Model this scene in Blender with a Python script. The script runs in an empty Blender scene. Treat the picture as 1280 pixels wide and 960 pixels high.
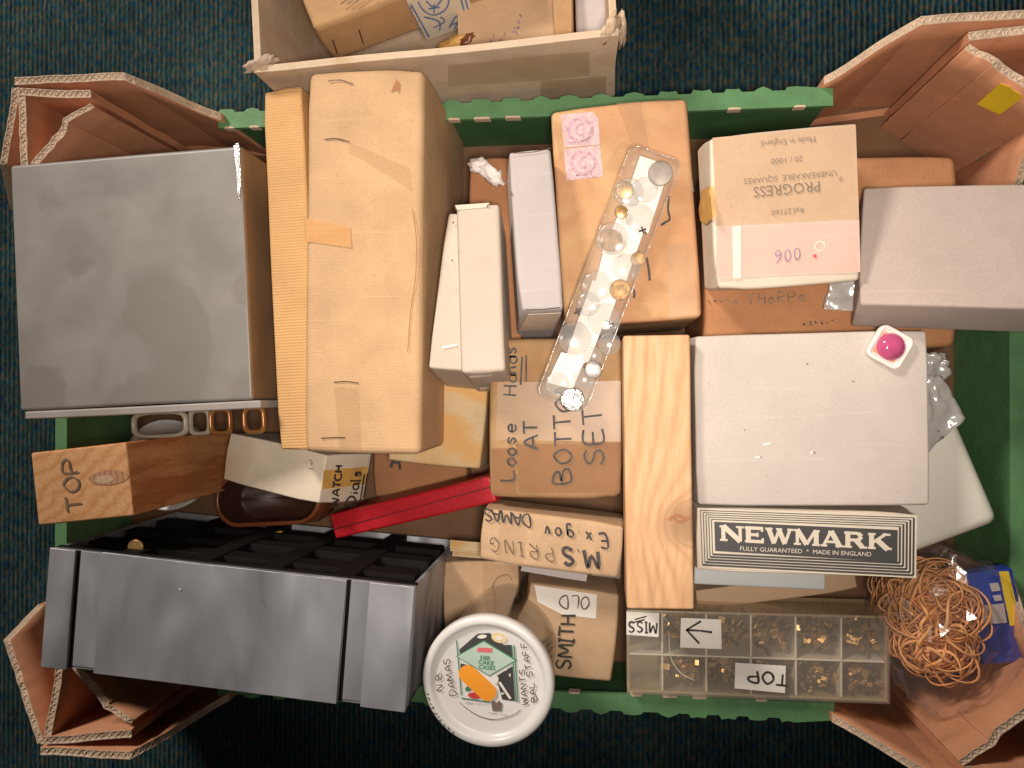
import bpy, bmesh, math, random
from mathutils import Vector, Matrix, noise

random.seed(7)
scn = bpy.context.scene
COL = scn.collection

# ------------------------------------------------------------------ camera, world, light, exposure
CAM_H = 0.60                                   # camera height above the carpet
FPX = 1000.0                                   # focal length in pixels of the 1280 x 960 photograph
NADX, NADY = 750.0, 485.0                      # where straight down falls in the photograph
TH, PH = math.atan((NADX - 640) / FPX), math.atan((NADY - 480) / FPX)
cam_d = bpy.data.cameras.new('camera'); cam = bpy.data.objects.new('camera', cam_d); COL.objects.link(cam)
cam.location = (0, 0, CAM_H); cam.rotation_euler = (PH, TH, 0)
cam_d.sensor_width = 36; cam_d.lens = 36 * FPX / 1280; cam_d.clip_start = 0.01; cam_d.clip_end = 50
scn.camera = cam
RC = Matrix.Rotation(TH, 3, 'Y') @ Matrix.Rotation(PH, 3, 'X')

world = bpy.data.worlds.new('World'); scn.world = world; world.use_nodes = True
world.node_tree.nodes['Background'].inputs[0].default_value = (1.0, 0.86, 0.72, 1)
world.node_tree.nodes['Background'].inputs[1].default_value = 0.045

def area(name, loc, target, size, power, color):
    d = bpy.data.lights.new(name, 'AREA'); d.shape = 'DISK'; d.size = size; d.energy = power; d.color = color
    o = bpy.data.objects.new(name, d); COL.objects.link(o); o.location = loc
    o.rotation_euler = (Vector(target) - Vector(loc)).to_track_quat('-Z', 'Y').to_euler()
    return o
fd = bpy.data.lights.new('camera_flash', 'SPOT'); fd.energy = 12.5; fd.color = (1.0, 0.885, 0.79); fd.shadow_soft_size = 0.028; fd.spot_size = math.radians(84); fd.spot_blend = 1.0
fl = bpy.data.objects.new('camera_flash', fd); COL.objects.link(fl); fl.location = (0.015, -0.015, 0.625)
fl.rotation_euler = (Vector((0.0, 0.13, 0.0)) - Vector(fl.location)).to_track_quat('-Z', 'Y').to_euler()
area('room_lamp', (-0.95, 1.10, 1.20), (-0.15, 0.15, 0.05), 0.32, 25.0, (1.0, 0.89, 0.80))

scn.view_settings.view_transform = 'Standard'; scn.view_settings.look = 'None'
scn.view_settings.exposure = 0.0; scn.view_settings.gamma = 1.0; scn.view_settings.use_curve_mapping = False
scn.cycles.max_bounces = 10; scn.cycles.transparent_max_bounces = 16
scn.cycles.caustics_reflective = False; scn.cycles.caustics_refractive = False

# ------------------------------------------------------------------ geometry helpers
def ray(px, py):
    return RC @ Vector((px - 640, 480 - py, -FPX))
def P(px, py, z):
    d = ray(px, py); t = (z - CAM_H) / d.z
    return Vector((d.x * t, d.y * t, z))

def frame(px4, z):
    """rectangle through four measured points (TL,TR,BR,BL): centre, axes, length, width"""
    if px4[0] == 'S':                          # ('S', BL, BR, depth): measured near edge and a depth
        d, c = P(*px4[1], z), P(*px4[2], z); u = c - d; L = u.length; u.normalize(); n = Vector((0, 0, 1)); v = n.cross(u)
        return (c + d) / 2 + v * px4[3] / 2, u, v, n, L, px4[3]
    zs = z if isinstance(z, (list, tuple)) else [z] * 4
    a, b, c, d = [P(p[0], p[1], zz) for p, zz in zip(px4, zs)]
    ctr = (a + b + c + d) / 4
    u = ((b - a) + (c - d)) / 2; v = ((a - d) + (b - c)) / 2
    L, W = u.length, v.length
    u.normalize(); v.normalize()
    n = u.cross(v).normalized()
    m = (u + v).normalized(); q = (u - v).normalized()
    u2 = (m + q).normalized(); v2 = (m - q).normalized()
    return ctr, u2, v2, n, L, W
def mat_from(o, u, v, n):
    return Matrix(((u.x, v.x, n.x, o.x), (u.y, v.y, n.y, o.y), (u.z, v.z, n.z, o.z), (0, 0, 0, 1)))

def link(name, me, mat=None, parent=None, mw=None, wn=False):
    o = bpy.data.objects.new(name, me); COL.objects.link(o)
    if mat is not None and me is not None:
        for m in (mat if isinstance(mat, (list, tuple)) else [mat]): me.materials.append(m)
    if parent is not None: o.parent = parent
    if mw is not None:
        o.matrix_basis = mw
    if wn:
        md = o.modifiers.new('wn', 'WEIGHTED_NORMAL'); md.weight = 90; md.keep_sharp = True
    return o
def tag(o, label, cat, group=None, kind=None):
    if label: o['label'] = label
    if cat: o['category'] = cat
    if group: o['group'] = group
    if kind: o['kind'] = kind
    return o
def done(bm, name, smooth=True):
    me = bpy.data.meshes.new(name); bmesh.ops.recalc_face_normals(bm, faces=bm.faces[:]); bm.to_mesh(me); bm.free()
    if smooth:
        for p in me.polygons: p.use_smooth = True
    return me

SEED = [0]
def rbox(L, W, H, r=0.0015, seg=2, warp=0.0005, cuts=5, taper=0.0, z0=0.0, crush=0.0):
    """box standing on z0, edges rounded, faces slightly uneven"""
    SEED[0] += 1; s = SEED[0] * 3.71
    bm = bmesh.new(); bmesh.ops.create_cube(bm, size=1)
    if cuts: bmesh.ops.subdivide_edges(bm, edges=bm.edges[:], cuts=cuts, use_grid_fill=True)
    for v in bm.verts:
        k = 1 - taper * (0.5 - v.co.z)
        v.co = Vector((v.co.x * L * k, v.co.y * W * k, (v.co.z + 0.5) * H + z0))
    for v in bm.verts:
        if warp:
            v.co += noise.noise_vector(v.co * 14 + Vector((s, s * .7, s * .3))) * warp
    if crush:
        rnd = random.Random(SEED[0])
        for cx in (-1, 1):
            for cy in (-1, 1):
                c0 = Vector((cx * L / 2, cy * W / 2, H + z0)); k = rnd.uniform(.2, 1.0) * crush
                d0 = Vector((-cx * rnd.uniform(.2, 1), -cy * rnd.uniform(.2, 1), -rnd.uniform(.5, 1.2)))
                for v in bm.verts:
                    w = math.exp(-((v.co - c0).length / .012) ** 2)
                    if w > .01: v.co += d0 * k * w
    if r:
        es = [e for e in bm.edges if len(e.link_faces) == 2 and e.calc_face_angle() > 0.8]
        bmesh.ops.bevel(bm, geom=es, offset=r, segments=seg, profile=0.5, affect='EDGES', clamp_overlap=True)
    return done(bm, 'box')

def box_thing(name, label, cat, px4, z, h, mat, r=0.0015, warp=0.0005, seg=2, group=None, cuts=9, taper=0.0, crush=None):
    ctr, u, v, n, L, W = frame(px4, z)
    o = link(name, rbox(L, W, h, r, seg, warp, cuts, taper, 0.0, (.0022 if mat is not None and 'enamel' not in mat.name and 'plastic' not in mat.name and 'pine' not in mat.name and 'leather' not in mat.name else 0.0) if crush is None else crush), mat, None, mat_from(ctr - n * h, u, v, n), True)
    o['dims'] = (L, W, h)
    if label: tag(o, label, cat, group)
    return o

def dims(o): return tuple(o['dims'])

class Face:
    """a face of an object: turns photograph points into the object's local points on that face"""
    def __init__(s, o, side='T', off=0.0):
        L, W, h = dims(o); s.mi = o.matrix_basis.inverted(); M = o.matrix_basis
        q = {'T': ((0, 0, h + off), (0, 0, 1)), 'E': ((L / 2 + off, 0, 0), (1, 0, 0)), 'S': ((0, -W / 2 - off, 0), (0, -1, 0)),
             'N': ((0, W / 2 + off, 0), (0, 1, 0)), 'W': ((-L / 2 - off, 0, 0), (-1, 0, 0))}[side]
        s.n = Vector(q[1]); s.p = M @ Vector(q[0]); s.nw = M.to_3x3() @ s.n
    def __call__(s, px, py, lift=0.0):
        d = ray(px, py); o = Vector((0, 0, CAM_H))
        t = (s.p - o).dot(s.nw) / d.dot(s.nw)
        return s.mi @ (o + d * t) + s.n * lift

def prism(pts, vec, bm=None):
    own = bm is None
    if own: bm = bmesh.new()
    a = [bm.verts.new(p) for p in pts]; b = [bm.verts.new(Vector(p) + Vector(vec)) for p in pts]
    n = len(a)
    bm.faces.new(a); bm.faces.new(b[::-1])
    for i in range(n): bm.faces.new((a[i], b[i], b[(i + 1) % n], a[(i + 1) % n]))
    return bm

def decal(owner, name, pts, mat, face, lift=0.0002, thick=0.00025, label=None):
    """thin paper or tape piece stuck on a face"""
    loc = [face(x, y, lift) for x, y in pts]
    o = link(name, done(prism(loc, face.n * thick), name, False), mat, owner)
    if label: o['label'] = label
    return o
def ngon(cx, cy, rx, ry=None, n=24, rot=0.0):
    ry = ry or rx
    return [(cx + rx * math.cos(t) * math.cos(rot) - ry * math.sin(t) * math.sin(rot),
             cy + rx * math.cos(t) * math.sin(rot) + ry * math.sin(t) * math.cos(rot)) for t in [i * 2 * math.pi / n for i in range(n)]]

# ---- stroke lettering
G = {
 'A': [[(0, 0), (.33, 1), (.66, 0)], [(.12, .36), (.54, .36)]],
 'B': [[(.03, 0), (0, 1), (.42, .92), (.45, .66), (.08, .53), (.52, .42), (.55, .08), (.03, 0)]],
 'C': [[(.58, .85), (.3, 1), (.02, .7), (.02, .3), (.28, 0), (.6, .15)]],
 'D': [[(.03, 0), (0, 1), (.45, .85), (.6, .5), (.42, .1), (.03, 0)]],
 'E': [[(.5, 1), (0, .97), (.03, 0), (.52, .03)], [(0, .5), (.42, .52)]],
 'F': [[(.5, 1), (0, .97), (.03, 0)], [(0, .5), (.42, .52)]],
 'G': [[(.56, .85), (.3, 1), (.02, .6), (.1, .12), (.4, 0), (.6, .42), (.34, .42)]],
 'H': [[(0, 0), (.02, 1)], [(.55, 0), (.53, 1)], [(0, .5), (.55, .52)]],
 'I': [[(.15, 0), (.15, 1)], [(0, 1), (.3, 1)], [(0, 0), (.3, 0)]],
 'L': [[(0, 1), (.02, 0), (.5, .03)]],
 'M': [[(0, 0), (.08, 1), (.38, .3), (.68, 1), (.76, 0)]],
 'N': [[(0, 0), (.03, 1), (.52, 0), (.55, 1)]],
 'O': [[(.3, 1), (.02, .6), (.1, .1), (.38, 0), (.6, .4), (.5, .85), (.3, 1)]],
 'P': [[(.03, 0), (0, 1), (.45, .95), (.5, .6), (.03, .48)]],
 'R': [[(.03, 0), (0, 1), (.45, .95), (.48, .6), (.03, .48), (.55, 0)]],
 'S': [[(.52, .88), (.28, 1), (.03, .8), (.12, .58), (.45, .42), (.5, .15), (.25, 0), (0, .14)]],
 'T': [[(.3, 0), (.3, 1)], [(0, .98), (.62, 1)]],
 'V': [[(0, 1), (.3, 0), (.58, 1)]],
 'W': [[(0, 1), (.15, 0), (.38, .7), (.6, 0), (.78, 1)]],
 'X': [[(0, 0), (.5, 1)], [(0, 1), (.5, 0)]],
 'a': [[(.42, .5), (.15, .55), (0, .25), (.15, 0), (.38, .12), (.42, .5), (.42, .08), (.5, 0)]],
 'd': [[(.4, .45), (.15, .52), (0, .25), (.15, 0), (.38, .12), (.42, 1), (.42, .06)]],
 'e': [[(.02, .28), (.4, .32), (.3, .55), (.08, .5), (.02, .2), (.2, 0), (.42, .1)]],
 'g': [[(.4, .5), (.15, .55), (.02, .3), (.18, .05), (.38, .15), (.42, .5), (.4, -.3), (.1, -.35)]],
 'i': [[(.05, 0), (.05, .5)], [(.05, .68), (.06, .73)]],
 'l': [[(.05, 1), (.05, .05), (.14, 0)]],
 'n': [[(0, 0), (0, .5), (.1, .45), (.28, .52), (.34, 0)]],
 'o': [[(.2, .55), (.02, .35), (.06, .05), (.25, 0), (.4, .25), (.33, .5), (.2, .55)]],
 's': [[(.34, .46), (.16, .55), (.03, .42), (.3, .2), (.2, 0), (0, .08)]],
 't': [[(.12, .85), (.12, .06), (.26, 0)], [(0, .58), (.28, .6)]],
 'v': [[(0, .52), (.16, 0), (.34, .55)]],
 'x': [[(0, 0), (.36, .55)], [(0, .55), (.36, 0)]],
 '.': [[(0, .02), (.05, .05)]],
 '0': [[(.2, .8), (.02, .5), (.08, .05), (.28, 0), (.42, .3), (.36, .7), (.2, .8)]],
 '6': [[(.4, .95), (.1, .6), (.03, .2), (.2, 0), (.4, .15), (.35, .42), (.05, .3)]],
}
ADV = {'I': .3, 'M': .78, 'W': .8, 'i': .12, 'l': .16, '.': .08, 't': .28, ' ': .3}
def catmull(pts, n=5):
    if len(pts) < 3: return [Vector(p) for p in pts]
    P_ = [Vector(p) for p in pts]; closed = (P_[0] - P_[-1]).length < 1e-6
    out = []
    for i in range(len(P_) - 1):
        p0 = P_[i - 1] if i > 0 else (P_[-2] if closed else P_[0]); p1, p2 = P_[i], P_[i + 1]
        p3 = P_[i + 2] if i + 2 < len(P_) else (P_[1] if closed else P_[-1])
        for k in range(n):
            t = k / n
            out.append(0.5 * ((2 * p1) + (p2 - p0) * t + (2 * p0 - 5 * p1 + 4 * p2 - p3) * t * t + (3 * p1 - p0 - 3 * p2 + p3) * t ** 3))
    out.append(P_[-1]); return out

def strokes_mesh(lines, face, width, lift, bm=None, smooth=True, wvar=.25):
    """flat ink ribbons on a face; lines are photograph polylines, width in pixels"""
    own = bm is None
    if own: bm = bmesh.new()
    for li, ln in enumerate(lines):
        pts = catmull(ln) if smooth else [Vector(p) for p in ln]
        L, R = [], []
        for i, p in enumerate(pts):
            t = (pts[min(i + 1, len(pts) - 1)] - pts[max(i - 1, 0)])
            if t.length < 1e-6: t = Vector((1, 0))
            t.normalize(); nn = Vector((-t.y, t.x)) * width * (.5 if not smooth else .6) * (1 + 1.6 * wvar * noise.noise(Vector((p.x * .13, p.y * .13, li))))
            z = lift + li * 0.000004
            L.append(bm.verts.new(face((p + nn).x, (p + nn).y, z))); R.append(bm.verts.new(face((p - nn).x, (p - nn).y, z)))
        for i in range(len(pts) - 1):
            bm.faces.new((L[i], L[i + 1], R[i + 1], R[i]))
    return bm
def layout(text, p0, adv, up, gap=.2, jit=.04):
    """place stroke glyphs: p0 start in photograph pixels, adv/up vectors of one letter height"""
    p0, adv, up = Vector(p0), Vector(adv), Vector(up); x = 0; out = []
    for ch in text:
        if ch in G:
            jx, jy, rs = random.uniform(-jit, jit), random.uniform(-jit, jit), random.uniform(-.05, .05)
            for st in G[ch]:
                out.append([p0 + adv * (x + u + jx + rs * v) + up * (v + jy - rs * u) for u, v in st])
        x += ADV.get(ch, .6 if ch.isupper() or ch.isdigit() else .42) + gap
    return out
def ink(owner, lines, mat, face, width=2.2, lift=0.0006, name='lettering', smooth=True):
    return link(name, done(strokes_mesh(lines, face, width, lift, None, smooth), name, False), mat, owner)
def write(owner, text, p0, adv, up, mat, face, width=2.2, gap=.2, lift=0.0006, name='lettering'):
    return ink(owner, layout(text, p0, adv, up, gap), mat, face, width, lift, name)
def scrawl(p0, p1, size, n):
    """unreadable tiny writing: short irregular marks along a line"""
    p0, p1 = Vector(p0), Vector(p1); d = (p1 - p0); u = d.normalized(); w = Vector((u.y, -u.x)); out = []
    for i in range(n):
        c = p0 + d * (i + .5) / n; s = d.length / n
        out.append([c + u * random.uniform(-.4, .4) * s + w * random.uniform(-.5, .5) * size for _ in range(random.choice((3, 3, 4)))])
    return out
def type_text(owner, text, ctr, right, size, mat, face, lift=0.0006, stretch=1.0, bold=0.0, name='printed_text'):
    """printed sans lettering centred on a photograph point; right = reading direction"""
    cu = bpy.data.curves.new('t', 'FONT'); cu.body = text; cu.align_x = 'CENTER'; cu.align_y = 'CENTER'; cu.size = 1; cu.offset = bold; cu.resolution_u = 2
    t = bpy.data.objects.new('t', cu); COL.objects.link(t)
    me = bpy.data.meshes.new_from_object(t.evaluated_get(bpy.context.evaluated_depsgraph_get()))
    bpy.data.objects.remove(t); r = Vector(right).normalized(); up = Vector((r.y, -r.x))
    for v in me.vertices:
        p = Vector(ctr) + r * v.co.x * size * stretch + up * v.co.y * size
        v.co = face(p.x, p.y, lift)
    me.materials.clear()
    return link(name, me, mat, owner)

# ------------------------------------------------------------------ materials
def new_mat(name):
    m = bpy.data.materials.new(name); m.use_nodes = True; nt = m.node_tree
    return m, nt, nt.nodes['Principled BSDF']
def nd(nt, kind, **kw):
    n = nt.nodes.new(kind)
    for k, v in kw.items():
        if k in n.inputs: n.inputs[k].default_value = v
        else: setattr(n, k, v)
    return n
def ramp(nt, src, stops):
    r = nt.nodes.new('ShaderNodeValToRGB'); nt.links.new(src, r.inputs[0]); e = r.color_ramp.elements
    while len(e) < len(stops): e.new(.5)
    for k, (p, c) in enumerate(stops):
        e[k].position = p; e[k].color = (*c, 1) if len(c) == 3 else c
    return r
def coords(nt, scale=(1, 1, 1), rot=(0, 0, 0)):
    tc = nt.nodes.new('ShaderNodeTexCoord'); mp = nt.nodes.new('ShaderNodeMapping')
    oi = nt.nodes.new('ShaderNodeObjectInfo'); ml = nd(nt, 'ShaderNodeMath', operation='MULTIPLY'); ml.inputs[1].default_value = 7.3
    nt.links.new(oi.outputs['Random'], ml.inputs[0])
    nt.links.new(tc.outputs['Object'], mp.inputs['Vector']); nt.links.new(ml.outputs[0], mp.inputs['Location'])
    mp.inputs['Scale'].default_value = scale; mp.inputs['Rotation'].default_value = rot
    return mp.outputs[0]
def mixc(nt, fac, a, b, mode='MIX'):
    m = nd(nt, 'ShaderNodeMix', data_type='RGBA', blend_type=mode)
    for i, s in ((0, fac), (6, a), (7, b)):
        if isinstance(s, (int, float)): m.inputs[i].default_value = s
        elif isinstance(s, tuple): m.inputs[i].default_value = (*s, 1)
        else: nt.links.new(s, m.inputs[i])
    return m.outputs[2]
def sc(c, k): return tuple(min(1, x * k) for x in c)

def board(name, rgb, mottle=.12, specks=.25, rough=.82, rib=0.0, ribscale=900, ribaxis='Y', stain=None, bump=.25):
    """paper board: fibre mottling, flecks, optional fine ribs of corrugation, optional stains"""
    m, nt, b = new_mat(name); v = coords(nt)
    n1 = nd(nt, 'ShaderNodeTexNoise', Scale=38, Detail=6, Roughness=.6); nt.links.new(v, n1.inputs['Vector'])
    c = ramp(nt, n1.outputs['Fac'], [(.3, sc(rgb, 1 - mottle)), (.7, sc(rgb, 1 + mottle))]).outputs[0]
    n2 = nd(nt, 'ShaderNodeTexNoise', Scale=1500, Detail=3, Roughness=.7); nt.links.new(v, n2.inputs['Vector'])
    f = ramp(nt, n2.outputs['Fac'], [(.35, (1 - specks,) * 3), (.62, (1, 1, 1))]).outputs[0]
    c = mixc(nt, .8, c, f, 'MULTIPLY')
    n3 = nd(nt, 'ShaderNodeTexNoise', Scale=330, Detail=2); nt.links.new(v, n3.inputs['Vector'])
    c = mixc(nt, ramp(nt, n3.outputs['Fac'], [(.70, (0, 0, 0)), (.78, (.45, .45, .45))]).outputs[0], c, sc(rgb, .45))
    n5 = nd(nt, 'ShaderNodeTexNoise', Scale=9, Detail=3); nt.links.new(v, n5.inputs['Vector'])
    c = mixc(nt, ramp(nt, n5.outputs['Fac'], [(.42, (0, 0, 0)), (.7, (.3, .3, .3))]).outputs[0], c, sc(rgb, .72))
    v2 = coords(nt, (9, 260, 60), (0, 0, .7)); n7 = nd(nt, 'ShaderNodeTexNoise', Scale=1.0, Detail=5, Roughness=.7); nt.links.new(v2, n7.inputs['Vector'])
    c = mixc(nt, ramp(nt, n7.outputs['Fac'], [(.60, (0, 0, 0)), (.72, (.30, .30, .30))]).outputs[0], c, sc(rgb, 1.22))
    if stain:
        n4 = nd(nt, 'ShaderNodeTexNoise', Scale=22, Detail=5, Roughness=.55, Distortion=.8); nt.links.new(v, n4.inputs['Vector'])
        c = mixc(nt, ramp(nt, n4.outputs['Fac'], [(.48, (0, 0, 0)), (.62, (.75, .75, .75))]).outputs[0], c, stain)
    bv = nd(nt, 'ShaderNodeBevel', samples=4, Radius=.0022); gm = nt.nodes.new('ShaderNodeNewGeometry'); dp = nd(nt, 'ShaderNodeVectorMath', operation='DOT_PRODUCT')
    nt.links.new(bv.outputs[0], dp.inputs[0]); nt.links.new(gm.outputs['Normal'], dp.inputs[1])
    em = ramp(nt, dp.outputs['Value'], [(.80, (1, 1, 1)), (.985, (0, 0, 0))]).outputs[0]
    n8 = nd(nt, 'ShaderNodeTexNoise', Scale=120, Detail=4, Roughness=.7); nt.links.new(v, n8.inputs['Vector'])
    em = mixc(nt, 1.0, em, ramp(nt, n8.outputs['Fac'], [(.40, (0, 0, 0)), (.60, (.75, .75, .75))]).outputs[0], 'MULTIPLY')
    c = mixc(nt, em, c, tuple(min(.82, x * 1.12 + .06) for x in rgb))            # rubbed edges
    nt.links.new(c, b.inputs['Base Color']); b.inputs['Roughness'].default_value = rough
    b.inputs['Specular IOR Level'].default_value = .3
    h = n2.outputs['Fac']
    bp = nd(nt, 'ShaderNodeBump', Strength=bump, Distance=.0004); nt.links.new(h, bp.inputs['Height'])
    n6 = nd(nt, 'ShaderNodeTexNoise', Scale=26, Detail=3); nt.links.new(v, n6.inputs['Vector'])
    b3 = nd(nt, 'ShaderNodeBump', Strength=.22, Distance=.0035); nt.links.new(n6.outputs['Fac'], b3.inputs['Height']); nt.links.new(bp.outputs[0], b3.inputs['Normal']); bp = b3
    if rib:
        w = nd(nt, 'ShaderNodeTexWave', wave_type='BANDS', bands_direction=ribaxis, Scale=ribscale / 20, Distortion=.4); nt.links.new(v, w.inputs['Vector'])
        b2 = nd(nt, 'ShaderNodeBump', Strength=rib, Distance=.0006); nt.links.new(w.outputs['Fac'], b2.inputs['Height']); nt.links.new(bp.outputs[0], b2.inputs['Normal']); bp = b2
    nt.links.new(bp.outputs[0], b.inputs['Normal'])
    return m
def plain(name, rgb, rough=.5, metal=0.0, var=.1, scale=40, spec=.5, bump=0.0, bscale=60):
    m, nt, b = new_mat(name); v = coords(nt)
    n = nd(nt, 'ShaderNodeTexNoise', Scale=scale, Detail=4); nt.links.new(v, n.inputs['Vector'])
    nt.links.new(ramp(nt, n.outputs['Fac'], [(.3, sc(rgb, 1 - var)), (.7, sc(rgb, 1 + var))]).outputs[0], b.inputs['Base Color'])
    b.inputs['Roughness'].default_value = rough; b.inputs['Metallic'].default_value = metal; b.inputs['Specular IOR Level'].default_value = spec
    if bump:
        n2 = nd(nt, 'ShaderNodeTexNoise', Scale=bscale, Detail=3); nt.links.new(v, n2.inputs['Vector'])
        bp = nd(nt, 'ShaderNodeBump', Strength=bump, Distance=.002); nt.links.new(n2.outputs['Fac'], bp.inputs['Height']); nt.links.new(bp.outputs[0], b.inputs['Normal'])
    return m
def smudged(name, rgb, rough=(.25, .55), spec=.5, metal=0.0, blot=None):
    """hard grey surface with wiped, blotchy gloss"""
    m, nt, b = new_mat(name); v = coords(nt)
    n = nd(nt, 'ShaderNodeTexNoise', Scale=26, Detail=4, Distortion=.6); nt.links.new(v, n.inputs['Vector'])
    c = ramp(nt, n.outputs['Fac'], [(.3, sc(rgb, .86)), (.7, sc(rgb, 1.12))]).outputs[0]
    if blot:
        vo = nd(nt, 'ShaderNodeTexVoronoi', Scale=22); vo.feature = 'SMOOTH_F1'
        dn = nd(nt, 'ShaderNodeTexNoise', Scale=30, Detail=3); nt.links.new(v, dn.inputs['Vector'])
        nt.links.new(mixc(nt, .035, v, dn.outputs['Color'], 'ADD'), vo.inputs['Vector'])
        c = mixc(nt, ramp(nt, vo.outputs['Distance'], [(.30, (.75, .75, .75)), (.38, (0, 0, 0))]).outputs[0], c, blot)
    n3 = nd(nt, 'ShaderNodeTexNoise', Scale=900, Detail=2); nt.links.new(v, n3.inputs['Vector'])
    c = mixc(nt, ramp(nt, n3.outputs['Fac'], [(.72, (0, 0, 0)), (.76, (.5, .5, .5))]).outputs[0], c, sc(rgb, 1.9))
    nt.links.new(c, b.inputs['Base Color']); b.inputs['Metallic'].default_value = metal; b.inputs['Specular IOR Level'].default_value = spec
    r = nd(nt, 'ShaderNodeMapRange'); r.inputs['To Min'].default_value, r.inputs['To Max'].default_value = rough
    nt.links.new(n.outputs['Fac'], r.inputs[0]); nt.links.new(r.outputs[0], b.inputs['Roughness'])
    n2 = nd(nt, 'ShaderNodeTexNoise', Scale=45, Detail=2); nt.links.new(v, n2.inputs['Vector'])
    bp = nd(nt, 'ShaderNodeBump', Strength=.25, Distance=.001); nt.links.new(n2.outputs['Fac'], bp.inputs['Height']); nt.links.new(bp.outputs[0], b.inputs['Normal'])
    return m
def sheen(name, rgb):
    """scuffed grey moulded plastic with dents that catch the light, and highlights painted into its colour"""
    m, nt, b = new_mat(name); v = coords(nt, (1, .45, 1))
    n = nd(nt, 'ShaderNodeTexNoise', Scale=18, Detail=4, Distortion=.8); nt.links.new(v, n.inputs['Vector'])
    c = ramp(nt, n.outputs['Fac'], [(.3, sc(rgb, .62)), (.5, rgb), (.72, sc(rgb, 1.25))]).outputs[0]  # scuffs plus streaky glossy highlights, both painted into the base colour
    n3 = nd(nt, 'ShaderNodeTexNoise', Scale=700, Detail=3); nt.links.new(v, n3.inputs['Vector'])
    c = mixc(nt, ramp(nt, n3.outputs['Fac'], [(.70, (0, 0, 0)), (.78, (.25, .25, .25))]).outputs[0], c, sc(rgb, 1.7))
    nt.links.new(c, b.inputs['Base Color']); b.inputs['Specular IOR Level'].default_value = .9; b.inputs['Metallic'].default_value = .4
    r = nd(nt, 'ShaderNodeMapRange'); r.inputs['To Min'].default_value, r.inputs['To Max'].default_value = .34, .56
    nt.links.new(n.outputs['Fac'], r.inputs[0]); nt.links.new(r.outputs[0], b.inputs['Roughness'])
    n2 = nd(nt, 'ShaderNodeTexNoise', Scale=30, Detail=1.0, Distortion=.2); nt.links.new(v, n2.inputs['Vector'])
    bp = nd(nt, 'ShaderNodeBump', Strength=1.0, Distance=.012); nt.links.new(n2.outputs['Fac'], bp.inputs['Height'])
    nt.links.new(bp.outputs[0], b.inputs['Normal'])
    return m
def wood(name, light, dark, scale=(60, 60, 6), rot=(0, 0, 0), dist=3.0, knot=None):
    m, nt, b = new_mat(name); tc = nt.nodes.new('ShaderNodeTexCoord'); mp = nt.nodes.new('ShaderNodeMapping')
    nt.links.new(tc.outputs['Object'], mp.inputs['Vector']); mp.inputs['Rotation'].default_value = rot
    v = mp.outputs[0]; wv = mp.outputs[0]
    if knot:                                     # rings swirl round a knot
        kp, kr = knot
        sub = nd(nt, 'ShaderNodeVectorMath', operation='DISTANCE'); nt.links.new(tc.outputs['Object'], sub.inputs[0]); sub.inputs[1].default_value = kp
        ex = nd(nt, 'ShaderNodeMath', operation='DIVIDE'); ex.inputs[0].default_value = kr; nt.links.new(sub.outputs['Value'], ex.inputs[1])
        cl = nd(nt, 'ShaderNodeMath', operation='MINIMUM'); nt.links.new(ex.outputs[0], cl.inputs[0]); cl.inputs[1].default_value = 1.6
        cb = nt.nodes.new('ShaderNodeCombineXYZ'); mu = nd(nt, 'ShaderNodeMath', operation='MULTIPLY'); mu.inputs[1].default_value = .02
        nt.links.new(cl.outputs[0], mu.inputs[0]); nt.links.new(mu.outputs[0], cb.inputs[0]); nt.links.new(mu.outputs[0], cb.inputs[1])
        ad = nd(nt, 'ShaderNodeVectorMath', operation='ADD'); nt.links.new(v, ad.inputs[0]); nt.links.new(cb.outputs[0], ad.inputs[1]); wv = ad.outputs[0]
    m2 = nt.nodes.new('ShaderNodeMapping'); nt.links.new(wv, m2.inputs['Vector']); m2.inputs['Scale'].default_value = scale
    w = nd(nt, 'ShaderNodeTexWave', wave_type='BANDS', bands_direction='X', Scale=1.0, Distortion=dist, Detail=3); w.inputs['Detail Scale'].default_value = 1.2
    nt.links.new(m2.outputs[0], w.inputs['Vector'])
    c = ramp(nt, w.outputs['Fac'], [(.1, light), (.75, tuple((a + d) / 2 for a, d in zip(light, dark))), (.97, dark)]).outputs[0]
    m3 = nt.nodes.new('ShaderNodeMapping'); nt.links.new(v, m3.inputs['Vector']); m3.inputs['Scale'].default_value = tuple(s * 12 for s in scale)
    n = nd(nt, 'ShaderNodeTexNoise', Scale=1.0, Detail=4); nt.links.new(m3.outputs[0], n.inputs['Vector'])
    c = mixc(nt, .6, c, ramp(nt, n.outputs['Fac'], [(.3, (.72, .68, .62)), (.6, (1, 1, 1))]).outputs[0], 'MULTIPLY')
    if knot:
        c = mixc(nt, ramp(nt, sub.outputs['Value'], [(0, (.85, .85, .85)), (kr * .55, (.6, .6, .6)), (kr * 1.0, (0, 0, 0))]).outputs[0], c, sc(dark, .5))
    nt.links.new(c, b.inputs['Base Color']); b.inputs['Roughness'].default_value = .62; b.inputs['Specular IOR Level'].default_value = .3
    bp = nd(nt, 'ShaderNodeBump', Strength=.25, Distance=.0005); nt.links.new(n.outputs['Fac'], bp.inputs['Height']); nt.links.new(bp.outputs[0], b.inputs['Normal'])
    return m
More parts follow.
